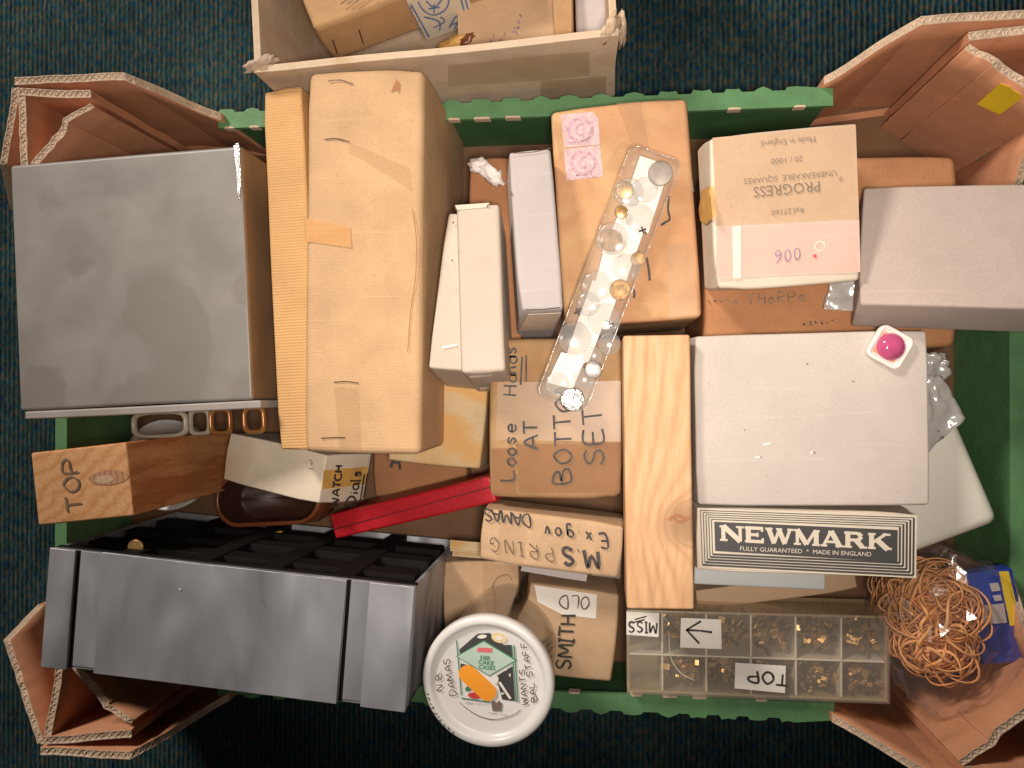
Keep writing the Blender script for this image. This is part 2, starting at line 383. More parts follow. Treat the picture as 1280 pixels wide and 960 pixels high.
def film(name, tint=(.95, .95, .95), gloss=.12, rough=.1, haze=0.0, hazecol=(.8, .8, .8), bump=.0, bscale=60):
    """thin clear plastic: see-through, with sheen that grows at grazing angles and optional milky haze"""
    m, nt, b = new_mat(name); nt.nodes.remove(b); out = nt.nodes['Material Output']; v = coords(nt)
    tr = nd(nt, 'ShaderNodeBsdfTransparent'); tr.inputs[0].default_value = (*tint, 1)
    gl = nd(nt, 'ShaderNodeBsdfGlossy', Roughness=rough); df = nt.nodes.new('ShaderNodeBsdfDiffuse'); df.inputs[0].default_value = (*hazecol, 1)
    fr = nd(nt, 'ShaderNodeFresnel', IOR=1.5)
    k = nd(nt, 'ShaderNodeMath', operation='MULTIPLY_ADD'); nt.links.new(fr.outputs[0], k.inputs[0]); k.inputs[1].default_value = .9; k.inputs[2].default_value = gloss
    ge = nt.nodes.new('ShaderNodeNewGeometry'); fs = nd(nt, 'ShaderNodeMath', operation='SUBTRACT'); fs.inputs[0].default_value = 1.0; nt.links.new(ge.outputs['Backfacing'], fs.inputs[1])
    k2 = nd(nt, 'ShaderNodeMath', operation='MULTIPLY'); nt.links.new(k.outputs[0], k2.inputs[0]); nt.links.new(fs.outputs[0], k2.inputs[1]); k = k2     # sheen from the outer surface only
    a = nt.nodes.new('ShaderNodeMixShader'); a.inputs[0].default_value = haze; nt.links.new(tr.outputs[0], a.inputs[1]); nt.links.new(df.outputs[0], a.inputs[2])
    c = nt.nodes.new('ShaderNodeMixShader'); nt.links.new(k.outputs[0], c.inputs[0]); nt.links.new(a.outputs[0], c.inputs[1]); nt.links.new(gl.outputs[0], c.inputs[2])
    nt.links.new(c.outputs[0], out.inputs[0])
    if bump:
        n2 = nd(nt, 'ShaderNodeTexNoise', Scale=bscale, Detail=3, Distortion=.5); nt.links.new(v, n2.inputs['Vector'])
        bp = nd(nt, 'ShaderNodeBump', Strength=bump, Distance=.004); nt.links.new(n2.outputs['Fac'], bp.inputs['Height'])
        nt.links.new(bp.outputs[0], gl.inputs['Normal']); nt.links.new(bp.outputs[0], fr.inputs['Normal'])
    return m

M = {}
M['carton'] = board('carton_kraft', (.63, .405, .22), .12, .22, rib=.10, ribscale=3200)
M['ribbed'] = board('ribbed_kraft', (.68, .40, .17), .08, .15, rib=.5, ribscale=3600)
M['kraft'] = board('kraft', (.50, .30, .145), .14, .25)
M['kraft_dark'] = board('brown_board', (.42, .195, .088), .15, .25, rib=.04, ribscale=2500, ribaxis='X')
M['kraft_pale'] = board('pale_kraft', (.60, .405, .24), .12, .25)
M['stained'] = board('stained_card', (.66, .50, .29), .12, .2, stain=(.62, .34, .10))
M['loose'] = board('old_kraft', (.46, .285, .14), .16, .25, stain=(.36, .20, .09))
M['cream'] = board('cream_board', (.62, .525, .425), .06, .18)
M['greyb'] = board('grey_board', (.60, .53, .47), .05, .2)
M['mauve'] = board('mauve_board', (.48, .39, .34), .05, .2)
M['lilac'] = board('lilac_board', (.53, .475, .455), .04, .12)
M['white_b'] = board('white_board', (.70, .60, .475), .05, .1)
M['tan_label'] = board('tan_label', (.55, .375, .24), .06, .14)
M['pink_label'] = board('pink_label', (.68, .455, .37), .05, .08)
M['dials'] = board('yellowed_card', (.80, .69, .53), .10, .2, stain=(.70, .52, .32))
M['white_corr'] = board('white_corrugated', (.66, .51, .365), .14, .22, rib=.05, ribscale=3200, ribaxis='Z', stain=(.52, .36, .21))
M['tray_brown'] = board('tray_brown', (.62, .29, .155), .14, .25)
M['edge'] = board('raw_board_edge', (.66, .50, .36), .2, .4, bump=.8)
M['green'] = plain('green_printed_board', (.055, .150, .060), .55, 0, .14, 50, .4, .15, 300)
M['green_rim'] = plain('green_rim_board', (.10, .235, .098), .55, 0, .14, 60, .4, .15, 300)
M['tray_floor'] = board('tray_floor', (.20, .105, .055), .15, .25)
M['tape_brown'] = film('brown_tape', (.94, .86, .74), .0, .6, .10, (.34, .22, .12))
M['tape'] = film('clear_tape', (.985, .965, .93), .0, .4, .07, (.75, .6, .42))
M['tape_y'] = plain('aged_tape', (.66, .38, .10), .45, 0, .2, 90)
M['tape_w'] = plain('pale_tape', (.74, .62, .50), .4, 0, .08, 90)
M['ink'] = plain('black_ink', (.045, .035, .03), .6, 0, .7, 260)
M['pencil'] = plain('faint_ink', (.17, .115, .075), .7, 0, .5, 300)
M['violet'] = plain('violet_ink', (.25, .18, .28), .7, 0, .2)
M['print'] = plain('grey_print', (.20, .15, .11), .7, 0, .1)
M['blue'] = plain('blue_print', (.12, .20, .42), .6, 0, .2, 200)
M['charcoal'] = plain('charcoal_print', (.055, .052, .050), .55, 0, .1)
M['paper'] = plain('white_paper', (.82, .77, .69), .7, 0, .05)
M['ivory'] = plain('ivory_paper', (.68, .60, .48), .7, 0, .05)
M['yellow'] = plain('yellow_sticker', (.95, .66, .03), .55, 0, .08)
M['orange'] = plain('orange_sticker', (.95, .36, .03), .5, 0, .05)
M['staple'] = plain('staple_glint_wire', (.85, .83, .80), .3, 0.0, .05)  # glint of the wire painted in as a bright non-metal colour
M['dull_staple'] = plain('dull_staple_wire', (.14, .09, .06), .45, .6, .2)
M['stampbase'] = plain('lilac_stamp', (.62, .43, .43), .7, 0, .2, 420)
M['stampmark'] = plain('violet_stamp_ink', (.54, .34, .39), .7, 0, .3, 600)
M['greyplastic'] = smudged('grey_enamel', (.275, .258, .238), (.3, .5), .5, 0, (.225, .205, .183))
M['greyedge'] = plain('grey_enamel_edge', (.36, .33, .30), .4)
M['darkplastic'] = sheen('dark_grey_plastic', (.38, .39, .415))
M['divider'] = plain('pale_divider', (.72, .66, .56), .35, 0, .05)
M['darkedge'] = plain('scuff_grey', (.12, .12, .125), .5)
M['blackplastic'] = plain('blackish_plastic', (.012, .010, .009), .7, 0, .2, 40, .1)
M['red'] = plain('red_leatherette', (.42, .010, .018), .42, 0, .12, 300, .5, .12, 900)
M['darkred'] = plain('seam_shadow', (.06, .004, .006), .6)
M['white_plastic'] = plain('white_plastic', (.80, .78, .75), .3, 0, .03)
M['pale_plastic'] = plain('pale_green_plastic', (.70, .68, .58), .3, 0, .03)
M['mist'] = plain('pale_grey_plastic', (.55, .57, .56), .35, 0, .03)
M['clip'] = plain('yellowed_plastic', (.50, .43, .33), .25, 0, .2)
M['amber'] = plain('amber_lamp', (.40, .17, .05), .25, .3, .2)
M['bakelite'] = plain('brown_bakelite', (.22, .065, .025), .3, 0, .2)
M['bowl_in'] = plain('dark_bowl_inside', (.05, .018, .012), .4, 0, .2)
M['clear'] = film('clear_plastic', (.985, .985, .98), .0, .08, .03, (.8, .78, .75))
M['cleartray'] = film('clear_tray_plastic', (.985, .985, .98), .03, .16, .085, (.85, .80, .75), .5, 45)
M['crystal'] = film('watch_crystal', (.975, .975, .97), .05, .12, .10, (.9, .88, .85))
M['bag'] = film('bag_film', (.99, .985, .988), .05, .16, .03, (.8, .76, .76), .25, 60)
M['milky'] = film('milky_film', (.9, .9, .9), .10, .2, .45, (.72, .70, .66), .5, 60)
M['boxlid'] = film('hazy_box_plastic', (.98, .965, .94), .01, .25, .085, (.90, .82, .70), .12, 40)
M['boxside'] = film('amber_box_plastic', (.98, .94, .84), .0, .25, .30, (.84, .68, .44), .2, 40)
M['tub'] = film('tub_plastic', (.975, .965, .95), .0, .15, .10, (.6, .56, .5), .1, 50)
M['brass'] = plain('brass', (.44, .27, .12), .6, .1, .5, 300)
M['brassparts'] = plain('brass_parts', (.55, .33, .13), .35, .6, .35, 900)
M['darkparts'] = plain('tarnished_parts', (.10, .065, .042), .4, .3, .5, 900)
M['steelparts'] = plain('steel_parts', (.33, .30, .28), .35, .8, .35, 900)
M['dial_grey'] = plain('grey_dial', (.30, .26, .22), .5, .2, .15, 200)
M['silver'] = plain('silver', (.75, .73, .70), .18, 1.0, .1, 400, .5, .5, 700)
M['rubber'] = plain('rubber_band', (.80, .38, .14), .55, 0, .25, 60)
M['packblue'] = plain('blue_card', (.02, .05, .32), .4, 0, .1)
M['packyellow'] = plain('yellow_card', (.85, .60, .03), .4, 0, .05)
M['tissue'] = plain('tissue', (.80, .76, .71), .8, 0, .06, 90)
M['brownpaper'] = plain('brown_tissue', (.40, .25, .14), .6, 0, .25, 60, .4, .5, 120)
M['pink'] = plain('pink_dome', (.50, .085, .20), .06, 0, .15, 150)
M['peach'] = plain('peach_paper', (.70, .33, .16), .5, 0, .1)
M['mint'] = plain('mint_print', (.52, .66, .55), .5, 0, .03)
M['greenprint'] = plain('green_print', (.06, .24, .13), .5, 0, .1)
M['pinkprint'] = plain('pink_print', (.75, .16, .18), .5, 0, .05)
M['redprint'] = plain('red_print', (.60, .06, .05), .5, 0, .1)
M['sand'] = plain('sand_print', (.78, .62, .34), .5, 0, .1)
M['block'] = wood('orange_wood', (.78, .36, .14), (.56, .20, .065), (45, 110, 14), (0, .0, 0), 4.0)
M['block_end'] = wood('orange_wood_end', (.66, .36, .17), (.56, .275, .11), (38, 70, 60), (0, 0, 1.0), 6.0)
M['pine'] = wood('pine', (.70, .43, .235), (.62, .355, .18), (34, 4.5, 20), (0, 0, .05), 7.0, ((.0135, -.028, .045), .016))

def carpet_mat():
    m, nt, b = new_mat('ribbed_carpet'); tc = nt.nodes.new('ShaderNodeTexCoord'); v = tc.outputs['Object']
    w = nd(nt, 'ShaderNodeTexWave', wave_type='BANDS', bands_direction='X', Scale=80, Distortion=.8, Detail=1); nt.links.new(v, w.inputs['Vector'])
    mp = nt.nodes.new('ShaderNodeMapping'); nt.links.new(v, mp.inputs['Vector']); mp.inputs['Scale'].default_value = (1, .45, 1)
    n1 = nd(nt, 'ShaderNodeTexNoise', Scale=380, Detail=4, Roughness=.75); nt.links.new(mp.outputs[0], n1.inputs['Vector'])
    n2 = nd(nt, 'ShaderNodeTexNoise', Scale=14, Detail=2); nt.links.new(v, n2.inputs['Vector'])
    c = ramp(nt, n1.outputs['Fac'], [(.26, (.012, .016, .035)), (.38, (.02, .075, .18)), (.46, (.025, .12, .16)), (.53, (.07, .11, .07)), (.60, (.16, .10, .085)), (.68, (.045, .14, .19)), (.78, (.03, .05, .25))]).outputs[0]
    n9 = nd(nt, 'ShaderNodeTexNoise', Scale=190, Detail=2); nt.links.new(mp.outputs[0], n9.inputs['Vector'])
    c = mixc(nt, .75, c, ramp(nt, n9.outputs['Fac'], [(.30, (.22, .26, .33)), (.5, (.55, .55, .57)), (.70, (.86, .82, .78))]).outputs[0], 'MULTIPLY')
    c = mixc(nt, .9, c, ramp(nt, w.outputs['Fac'], [(.1, (.5, .5, .5)), (.6, (1, 1, 1))]).outputs[0], 'MULTIPLY')
    c = mixc(nt, .8, c, ramp(nt, n2.outputs['Fac'], [(.3, (.55, .6, .62)), (.7, (1.3, 1.25, 1.15))]).outputs[0], 'MULTIPLY')
    nt.links.new(c, b.inputs['Base Color']); b.inputs['Roughness'].default_value = .95; b.inputs['Specular IOR Level'].default_value = .1
    bp = nd(nt, 'ShaderNodeBump', Strength=.8, Distance=.002); nt.links.new(w.outputs['Fac'], bp.inputs['Height'])
    b2 = nd(nt, 'ShaderNodeBump', Strength=.6, Distance=.002); nt.links.new(n1.outputs['Fac'], b2.inputs['Height']); nt.links.new(bp.outputs[0], b2.inputs['Normal'])
    nt.links.new(b2.outputs[0], b.inputs['Normal'])
    return m
M['carpet'] = carpet_mat()

# ------------------------------------------------------------------ setting: carpet
bm = bmesh.new(); bmesh.ops.create_grid(bm, x_segments=2, y_segments=2, size=1.6)
tag(link('carpet', done(bm, 'carpet'), M['carpet']), 'dark blue green ribbed carpet under the boxes', None, None, 'structure')

# ------------------------------------------------------------------ fruit tray
X0, X1, Y0, Y1, ZR, ZP = -.3740, .2600, -.2045, .1850, .085, .140
tray = link('fruit_tray', None, None, None, Matrix.Translation((-.057, -.01, 0)))
tag(tray, 'green lined cardboard fruit tray with brown corner posts holding all the boxes', 'tray')
TI = Matrix.Translation((.057, .01, 0))
def tray_part(name, bm, mat, parent=None, edge=False):
    bmesh.ops.transform(bm, matrix=TI, verts=bm.verts[:]); me = done(bm, name, False)
    o = link(name, me, mat, parent or tray)
    if edge:
        for p in me.polygons:
            if abs(p.normal.z) > .35: p.material_index = 1
    return o
def bx(bm, x0, x1, y0, y1, z0, z1):
    return prism([(x0, y0, z0), (x1, y0, z0), (x1, y1, z0), (x0, y1, z0)], (0, 0, z1 - z0), bm)
tray_part('base_panel', bx(bmesh.new(), X0 - .002, X1 + .002, Y0 - .016, Y1 + .018, .002, .007), M['tray_floor'])
tray_part('side_panel', bx(bmesh.new(), X0, X0 + .0085, Y0 + .02, Y1 - .02, .0075, ZR), M['green_rim'])
tray_part('side_panel', bx(bmesh.new(), X1 - .0132, X1, Y0 + .02, Y1 - .02, .0075, ZR), M['green_rim'])
for yy, s in ((Y1, 1), (Y0, -1)):
    # long wall with a scalloped top edge; cut crests show raw board
    tray_part('side_panel', bx(bmesh.new(), -.2565, .1440, min(yy, yy - s * .004), max(yy, yy - s * .004), .0075, ZR - .004), M['green'])
    pts = []; x = -.2565; k = 0; crests = []
    xe = .128
    pts.append((x, yy - s * .0095)); 
    top = []
    while x < xe:
        w = .0125 + random.uniform(-.0018, .0018); g = .0075 + random.uniform(-.0014, .0018); e = random.uniform(-.0008, .0006)
        top += [(x, yy + s * .0012), (x + .0015, yy + s * (.0032 + e)), (x + w * .5, yy + s * (.0034 - e)), (x + w - .0015, yy + s * (.0030 + e)), (x + w, yy + s * .0012)]
        crests.append((x, w)); x += w + g
    top = top[:-1] + [(.1440, yy + s * .0012)]
    pts += top + [(.1440, yy - s * .0095)]
    tray_part('scalloped_rim', prism([(a, b, ZR - .0035) for a, b in pts], (0, 0, .0035)), M['green_rim'])
    for i, (cx, w) in enumerate(crests):
        b0 = random.uniform(.15, .4) * w
        p = [(cx + b0, yy - s * .0098, ZR - .0055), (cx + w * .95, yy - s * .0098, ZR - .0055), (cx + w * .9, yy - s * .0086, ZR - .0055), (cx + b0 * 1.2, yy - s * .0084, ZR - .0055)]
        if random.random() < .75: tray_part('torn_notch', prism(p, (0, 0, .0058)), M['edge'])

def vpanel(profile, off, bm=None):
    """upright board: profile of (x, y, ztop), thickness vector off"""
    pts = [Vector((x, y, .0075)) for x, y, z in (profile[0], profile[-1])]
    poly = [Vector(p) for p in profile] + [pts[1], pts[0]]
    return prism(poly, off, bm)
def fluted(profile, off, seed, period=.0042, bow=.0012):
    """upright corrugated board: cut top edge shows flutes between two liners, faces gently bowed"""
    off = Vector(off); T_ = off.length; od = off.normalized()
    P_ = [Vector(p) for p in profile]; seg = [(b - a).length for a, b in zip(P_, P_[1:])]; tot = sum(seg)
    n = max(8, int(tot / .0006)); ACR = [0, .10, .22, .36, .5, .64, .78, .90, 1]
    bm = bmesh.new(); top = []; outer = []; inner = []; R = 6
    for i in range(n + 1):
        d = tot * i / n; k = 0; a = d
        while k < len(seg) - 1 and a > seg[k]: a -= seg[k]; k += 1
        p = P_[k].lerp(P_[k + 1], min(1, a / max(seg[k], 1e-9)))
        wob = od * (bow * noise.noise(Vector((d * 30 + seed, seed, 0))))
        zr = .0007 * noise.noise(Vector((d * 160, seed, 3)))
        row = []
        for f in ACR:
            lipz = p.z + zr
            wave = .5 + .30 * math.sin(2 * math.pi * d / period + seed + 2.2 * noise.noise(Vector((d * 55, seed, 7))))
            pit = 0 if (f <= .11 or f >= .89 or abs(f - wave) < .13) else -.0010 * (.6 + .8 * abs(noise.noise(Vector((d * 90, seed, 11)))))
            q = p + wob + od * (T_ * f); row.append(bm.verts.new((q.x, q.y, lipz + pit)))
        top.append(row)
        for side, f in ((outer, 1.0), (inner, 0.0)):
            col = [row[-1] if f else row[0]]
            for r in range(1, R + 1):
                z = p.z + (.0075 - p.z) * r / R
                w2 = od * (bow * noise.noise(Vector((d * 30 + seed, seed, z * 40)))) if r < R else Vector()
                q = p + w2 + od * (T_ * f); col.append(bm.verts.new((q.x, q.y, z)))
            side.append(col)
    for i in range(n):
        for j in range(len(ACR) - 1):
            bm.faces.new((top[i][j], top[i + 1][j], top[i + 1][j + 1], top[i][j + 1])).material_index = 1
        for r in range(R):
            bm.faces.new((outer[i][r], outer[i + 1][r], outer[i + 1][r + 1], outer[i][r + 1])).smooth = True
            bm.faces.new((inner[i][r], inner[i + 1][r], inner[i + 1][r + 1], inner[i][r + 1])).smooth = True
    for i in (0, n):
        vs = inner[i][::-1][:-1] + top[i] + outer[i][1:]
        bm.faces.new(vs).material_index = 0
    bm.faces.new([outer[i][R] for i in (0, n)] + [inner[i][R] for i in (n, 0)])
    return bm
def board_part(name, profile, off, post, seed):
    bm = fluted(profile, off, seed); bmesh.ops.transform(bm, matrix=TI, verts=bm.verts[:])
    me = bpy.data.meshes.new(name); bmesh.ops.recalc_face_normals(bm, faces=bm.faces[:]); bm.to_mesh(me); bm.free()
    return link(name, me, [M['tray_brown'], M['edge']], post)
corner_specs = [
 # outer corner, long flap (flat end, slope end), short flap (flat end, slope end), triangle ends on long and short side
 ('TL', (18, 106), (155, 98), (276, 150), (9, 205), (20, 262), (112, 119), (23, 206)),
 ('BL', (50, 934), (163, 934), (286, 868), (13, 800), (55, 756), (163, 914), (70, 828)),
 ('TR', (1352, 20), (1152, 37), (1030, 106), (1360, 190), (1330, 250), (1212, 44), (1345, 128)),
 ('BR', (1352, 985), (1185, 985), (1040, 893), (1362, 800), (1330, 745), (1205, 968), (1345, 862)),
]
posts = {}
for nm, C, lf, ls, sf, ss, ta, tb in corner_specs:
    sy = 1 if 'T' in nm else -1; sx = -1 if 'L' in nm else 1
    c, l1, l2, s1, s2, a, b = P(*C, ZP), P(*lf, ZP), P(*ls, ZR + .006), P(*sf, ZP - .012), P(*ss, ZR + .006), P(*ta, ZP), P(*tb, ZP)
    post = tray_part('corner_post', bmesh.new(), None) if False else link('corner_post', None, None, tray)
    posts[nm] = post
    t = .0048
    yl = c.y
    # long flap: gently curved slope between flat top and rim
    prof = [(c.x, yl, ZP)]
    for k in range(0, 9):
        f = k / 8; ease = f * f * (3 - 2 * f) * .5 + f * .5
        prof.append((l1.x + (l2.x - l1.x) * f, yl + (l2.y - yl) * f, ZP + (l2.z - ZP) * ease))
    board_part('long_flap', prof, (0, sy * t, 0), post, sx + 2 * sy + 5)
    prof = [(c.x, c.y, ZP - .004), (s1.x, s1.y, s1.z)]
    prof += [(s1.x + (s2.x - s1.x) * f, s1.y + (s2.y - s1.y) * f, s1.z + (s2.z - s1.z) * f) for f in (.33, .66, 1)]
    board_part('short_flap', prof, (sx * t, 0, 0), post, sx + 2 * sy + 9)
    # folded triangular tube standing in the corner
    ci = Vector((c.x - sx * .0015, c.y - sy * .0015, ZP))
    board_part('tube_wall', [(ci.x, ci.y, ZP - .001), (a.x, ci.y + (a.y - ci.y) * .6, ZP - .001)], (0, -sy * t, 0), post, sx + 2 * sy + 13)
    board_part('tube_wall', [(ci.x, ci.y - sy * t, ZP - .0015), (b.x, b.y, ZP - .0015)], (-sx * t, 0, 0), post, sx + 2 * sy + 17)
    a2 = Vector((a.x, a.y - sy * .0045, 0)); b2 = Vector((b.x - sx * .0045, b.y, 0))
    if nm in ('TL', 'BL'):      # the tube's diagonal has a short return fold before it crosses the corner
        mid = a2.lerp(b2, .34) + Vector((sx * .003, sy * .004, 0))
    else:
        mid = a2.lerp(b2, .3) + Vector((sx * .0, sy * .0015, 0))
    nrm = Vector((-sx, -sy, 0)).normalized()
    prof = [(a2.x, a2.y, ZP - .0005)]
    for k in range(1, 6):
        q = a2.lerp(mid, k / 5); prof.append((q.x, q.y, ZP - .0005 + random.uniform(-.0008, .0008)))
    for k in range(1, 9):
        q = mid.lerp(b2, k / 8); prof.append((q.x, q.y, ZP - .003 + random.uniform(-.0008, .0008)))
    # each straight run as its own board so the fold shows
    board_part('diagonal_panel', prof[:6], nrm * t * .8, post, sx + 2 * sy + 21)
    board_part('diagonal_panel', prof[5:], nrm * t, post, sx + 2 * sy + 25)
    if sx > 0:                  # liner running on along the short wall past the fold
        xl = X1 - .0185; yb = min(abs(b2.y), .178) * sy
        board_part('corner_liner', [(xl + .008, yb + sy * .004, .128), (xl, yb - sy * .016, .115), (xl, yb - sy * .048, .092)], (sx * .004, 0, 0), post, 31 + sy)
    posts[nm + 'd'] = (a2, mid, b2, nrm)
# yellow sticker on the far corner post
a2, mid, b2, nrm = posts['TRd']
uu = (b2 - mid).normalized()
def hit_plane(px, py, p, n):
    d = ray(px, py); o = Vector((0, 0, CAM_H)); return o + d * ((p - o).dot(n) / d.dot(n))
pn = Vector((-uu.y, uu.x, 0)); pn = pn if pn.dot(nrm) > 0 else -pn
p0 = mid + nrm * .0048 + pn * .0016
st = [hit_plane(x, y, p0, pn) for x, y in ((1221, 130), (1250, 104), (1262, 108), (1266, 112), (1276, 118), (1278, 122), (1250, 143))]
tray_part('price_sticker', prism(st, pn * .0002), M['yellow'], posts['TR'])

# ------------------------------------------------------------------ white shipping box behind the tray
def open_box(name, label, px4, z, h, mat, t=.005):
    ctr, u, v, n, L, W = frame(px4, z)
    r = link(name, None, None, None, mat_from(ctr - n * h, u, v, n)); tag(r, label, 'box'); r['dims'] = (L, W, h)
    def wall(nm, x0, x1, y0, y1, z0, z1, ragged=False):
        bm = bmesh.new(); N = 26; along_x = (x1 - x0) > (y1 - y0)
        ring = []
        me = rbox(x1 - x0, y1 - y0, z1 - z0, .0018, 3, .0016, 12)
        o = link(nm, me, mat, r, Matrix.Translation(((x0 + x1) / 2, (y0 + y1) / 2, z0)), True); return o
    wall('bottom_panel', -L / 2 + t, L / 2 - t, -W / 2 + t, W / 2 - t, 0, .004)
    s = wall('front_panel', -L / 2, L / 2, -W / 2, -W / 2 + t, 0, h - .0005)
    wall('back_panel', -L / 2, L / 2, W / 2 - t, W / 2, 0, h)
    wall('end_panel', -L / 2, -L / 2 + t, -W / 2 + t + .0003, W / 2 - t - .0003, 0, h)
    wall('end_panel', L / 2 - t, L / 2, -W / 2 + t + .0003, W / 2 - t - .0003, 0, h + .004)
    return r
wb = open_box('shipping_box', 'open off-white corrugated box with battered rim behind the green tray',
              ('S', (317, 89), (772, 45), .17), .150, .148, M['white_corr'], .0042)
wf = Face(wb, 'S')
decal(wb, 'packing_tape', [(560, 79), (700, 64), (737, 62), (737, 92), (676, 98), (560, 106)], M['tape'], wf, .0012)
decal(wb, 'packing_tape', [(676, 98), (758, 92), (757, 130), (676, 130)], M['tape'], wf, .0016)
# torn corner boards
L, W, h = dims(wb)
def torn(parent, name, loc, size, mat, seed, rot=0):
    bm = bmesh.new(); bmesh.ops.create_icosphere(bm, subdivisions=3, radius=1)
    for v in bm.verts:
        d = 1 + .55 * noise.noise(v.co * 2.3 + Vector((seed, 0, 0))) + .3 * noise.noise(v.co * 6 + Vector((0, seed, 0)))
        v.co = Vector((v.co.x * size[0] * d, v.co.y * size[1] * d, v.co.z * size[2] * d))
    return link(name, done(bm, name), mat, parent, Matrix.Translation(loc) @ Matrix.Rotation(rot, 4, 'Z'))
torn(wb, 'torn_flap', (L / 2 - .003, -W / 2 + .006, h - .004), (.008, .004, .012), M['white_corr'], 3.1, .9)
torn(wb, 'torn_flap', (-L / 2 + .004, -W / 2 + .005, h - .003), (.010, .003, .006), M['edge'], 5.3, .3)
torn(wb, 'torn_flap', (L / 2 + .003, -W / 2 + .010, h - .018), (.003, .004, .022), M['white_corr'], 8.3, .2)

# contents of that box
par = box_thing('paper_parcel', 'brown paper parcel with a blue printed label inside the off-white box', 'parcel',
                ('S', (389, 39), (640, -55), .085), .128, .045, M['kraft'], .003, .0012, 2)
pf, pt = Face(par, 'S'), Face(par, 'T')
decal(par, 'printed_label', [(506, -6), (574, -31), (552, -80), (482, -60)], M['ivory'], pt, .001)
decal(par, 'printed_label', [(507, -3), (574, -28), (597, 22), (533, 46)], M['ivory'], pf, .0022)
ink(par, [[(512, 0), (535, 42)], [(521, -3), (528, 8), (541, 14), (556, 6), (560, -8)], [(531, -4), (541, 4), (551, -6)], [(541, 0), (541, 12)], [(534, 6), (548, 4)],
          [(528, 16), (547, 22), (548, 34)], [(540, 30), (554, 22), (549, 16)], [(560, 30), (568, 16), (573, 18), (566, 32)], [(564, 26), (572, 22)],
          [(574, -8), (583, 24)], [(579, -10), (588, 22)]], M['blue'], pf, 1.6, .0028, 'printed_emblem')
ink(par, scrawl((511, 2), (527, 42), 4, 9), M['blue'], pf, .9, .0029)
ink(par, [[(573, 20), (580, 12), (578, 26), (572, 34)]], M['blue'], pf, 7, .0030, 'printed_emblem')
for x, y in ((447, 41), (414, 53)):
    ink(par, [[(x, y - 9), (x + 6, y + 9)]], M['dull_staple'], pf, 1.3, .003, 'staple')
ink(par, [[(428, 8), (445, -4)], [(436, 8), (452, -3)], [(444, 7), (460, -4)]], M['pencil'], pt, 1.2, .003, 'pencil_marks')
env = box_thing('envelope', 'tan envelope with faint handwriting beside the paper parcel', 'envelope',
                ((575, -40), (690, -50), (697, 52), (570, 70)), (.092, .092, .096, .092), .004, M['kraft_pale'], .0008, .001, 1)
ef = Face(env, 'T')
ink(env, scrawl((610, 50), (634, 46), 9, 4), M['violet'], ef, 1.0, .001)
ink(env, scrawl((643, 44), (651, 18), 8, 4), M['violet'], ef, 1.0, .001)
box_thing('folded_card', 'folded tan card standing at the right of the envelope', 'card',
          ((690, -60), (716, -62), (716, 46), (692, 50)), .110, .06, M['kraft'], .002, .001)
box_thing('grey_carton', 'plain pale grey carton in the corner of the off-white box', 'box',
          ((719, -70), (762, -72), (760, 40), (719, 42)), .10, .07, M['lilac'], .002, .0006)
pq = P(574, 55, .088)
o = link('paper_scrap', None, None, None, Matrix.Translation(pq)); tag(o, 'torn yellow brown paper scrap beside the parcel label', 'paper scrap')
torn(o, 'crumpled_paper', (0, 0, 0), (.013, .005, .006), M['tape_y'], 1.3, .25)
torn(o, 'crumpled_paper', (.006, .001, .003), (.006, .004, .004), M['bakelite'], 4.3, .5)

# ------------------------------------------------------------------ grey cabinet, upper left
cab = box_thing('grey_cabinet', 'large smudged grey enamel drawer cabinet at the upper left of the tray', 'cabinet',
                ((20, 211), (300, 176), (318, 499), (17, 515)), .150, .135, M['greyplastic'], .0022, .0003, 3)
cf = Face(cab, 'T')
cab.data.materials.append(plain('brown_enamel', (.26, .155, .08), .45, 0, .15, 30))  # brown light bounced off the carton, painted into the side faces
for p in cab.data.polygons:
    if p.normal.x > .7: p.material_index = 1
L, W, h = dims(cab)
fr = link('front_plate', rbox(.149, .0048, h, .0008, 2, .0002), M['greyedge'], cab, Matrix.Translation((.0045, -W / 2 - .0028, .001)), True)
def loop_mesh(w, d, t, n=32, hgt=.004):
    bm = bmesh.new(); ring = []
    for i in range(n):
        a = i * 2 * math.pi / n; ca, sa = math.cos(a), math.sin(a)
        x = w * math.copysign(abs(ca) ** .5, ca); y = d * math.copysign(abs(sa) ** .5, sa)
        r = []
        for k in range(6):
            b = k * math.pi / 3
            rr = 1 + t / w * math.cos(b); r.append(bm.verts.new((x * rr, y * (1 + t / d * math.cos(b)), hgt * math.sin(b))))
        ring.append(r)
    for i in range(n):
        for k in range(6):
            bm.faces.new((ring[i][k], ring[(i + 1) % n][k], ring[(i + 1) % n][(k + 1) % 6], ring[i][(k + 1) % 6]))
    return done(bm, 'loop')
hs = Face(cab, 'S', .0052)
for px, w, mt, zz in ((200, .0175, 'clip', .118), (250, .0065, 'clip', .100), (276, .0065, 'amber', .104), (318, .0065, 'amber', .110)):
    q = P(px, 522, zz); q = cab.matrix_basis.inverted() @ q
    link('drawer_pull', loop_mesh(w, .0075, .0015, 32, .003), M[mt], cab, Matrix.Translation((q.x, -W / 2 - .0125, q.z)))
decal(cab, 'silver_edge_patch', [(292, 182), (299, 178), (302, 230), (299, 250), (296, 214)], M['silver'], cf, .0003)  # silver patch along the upper right edge

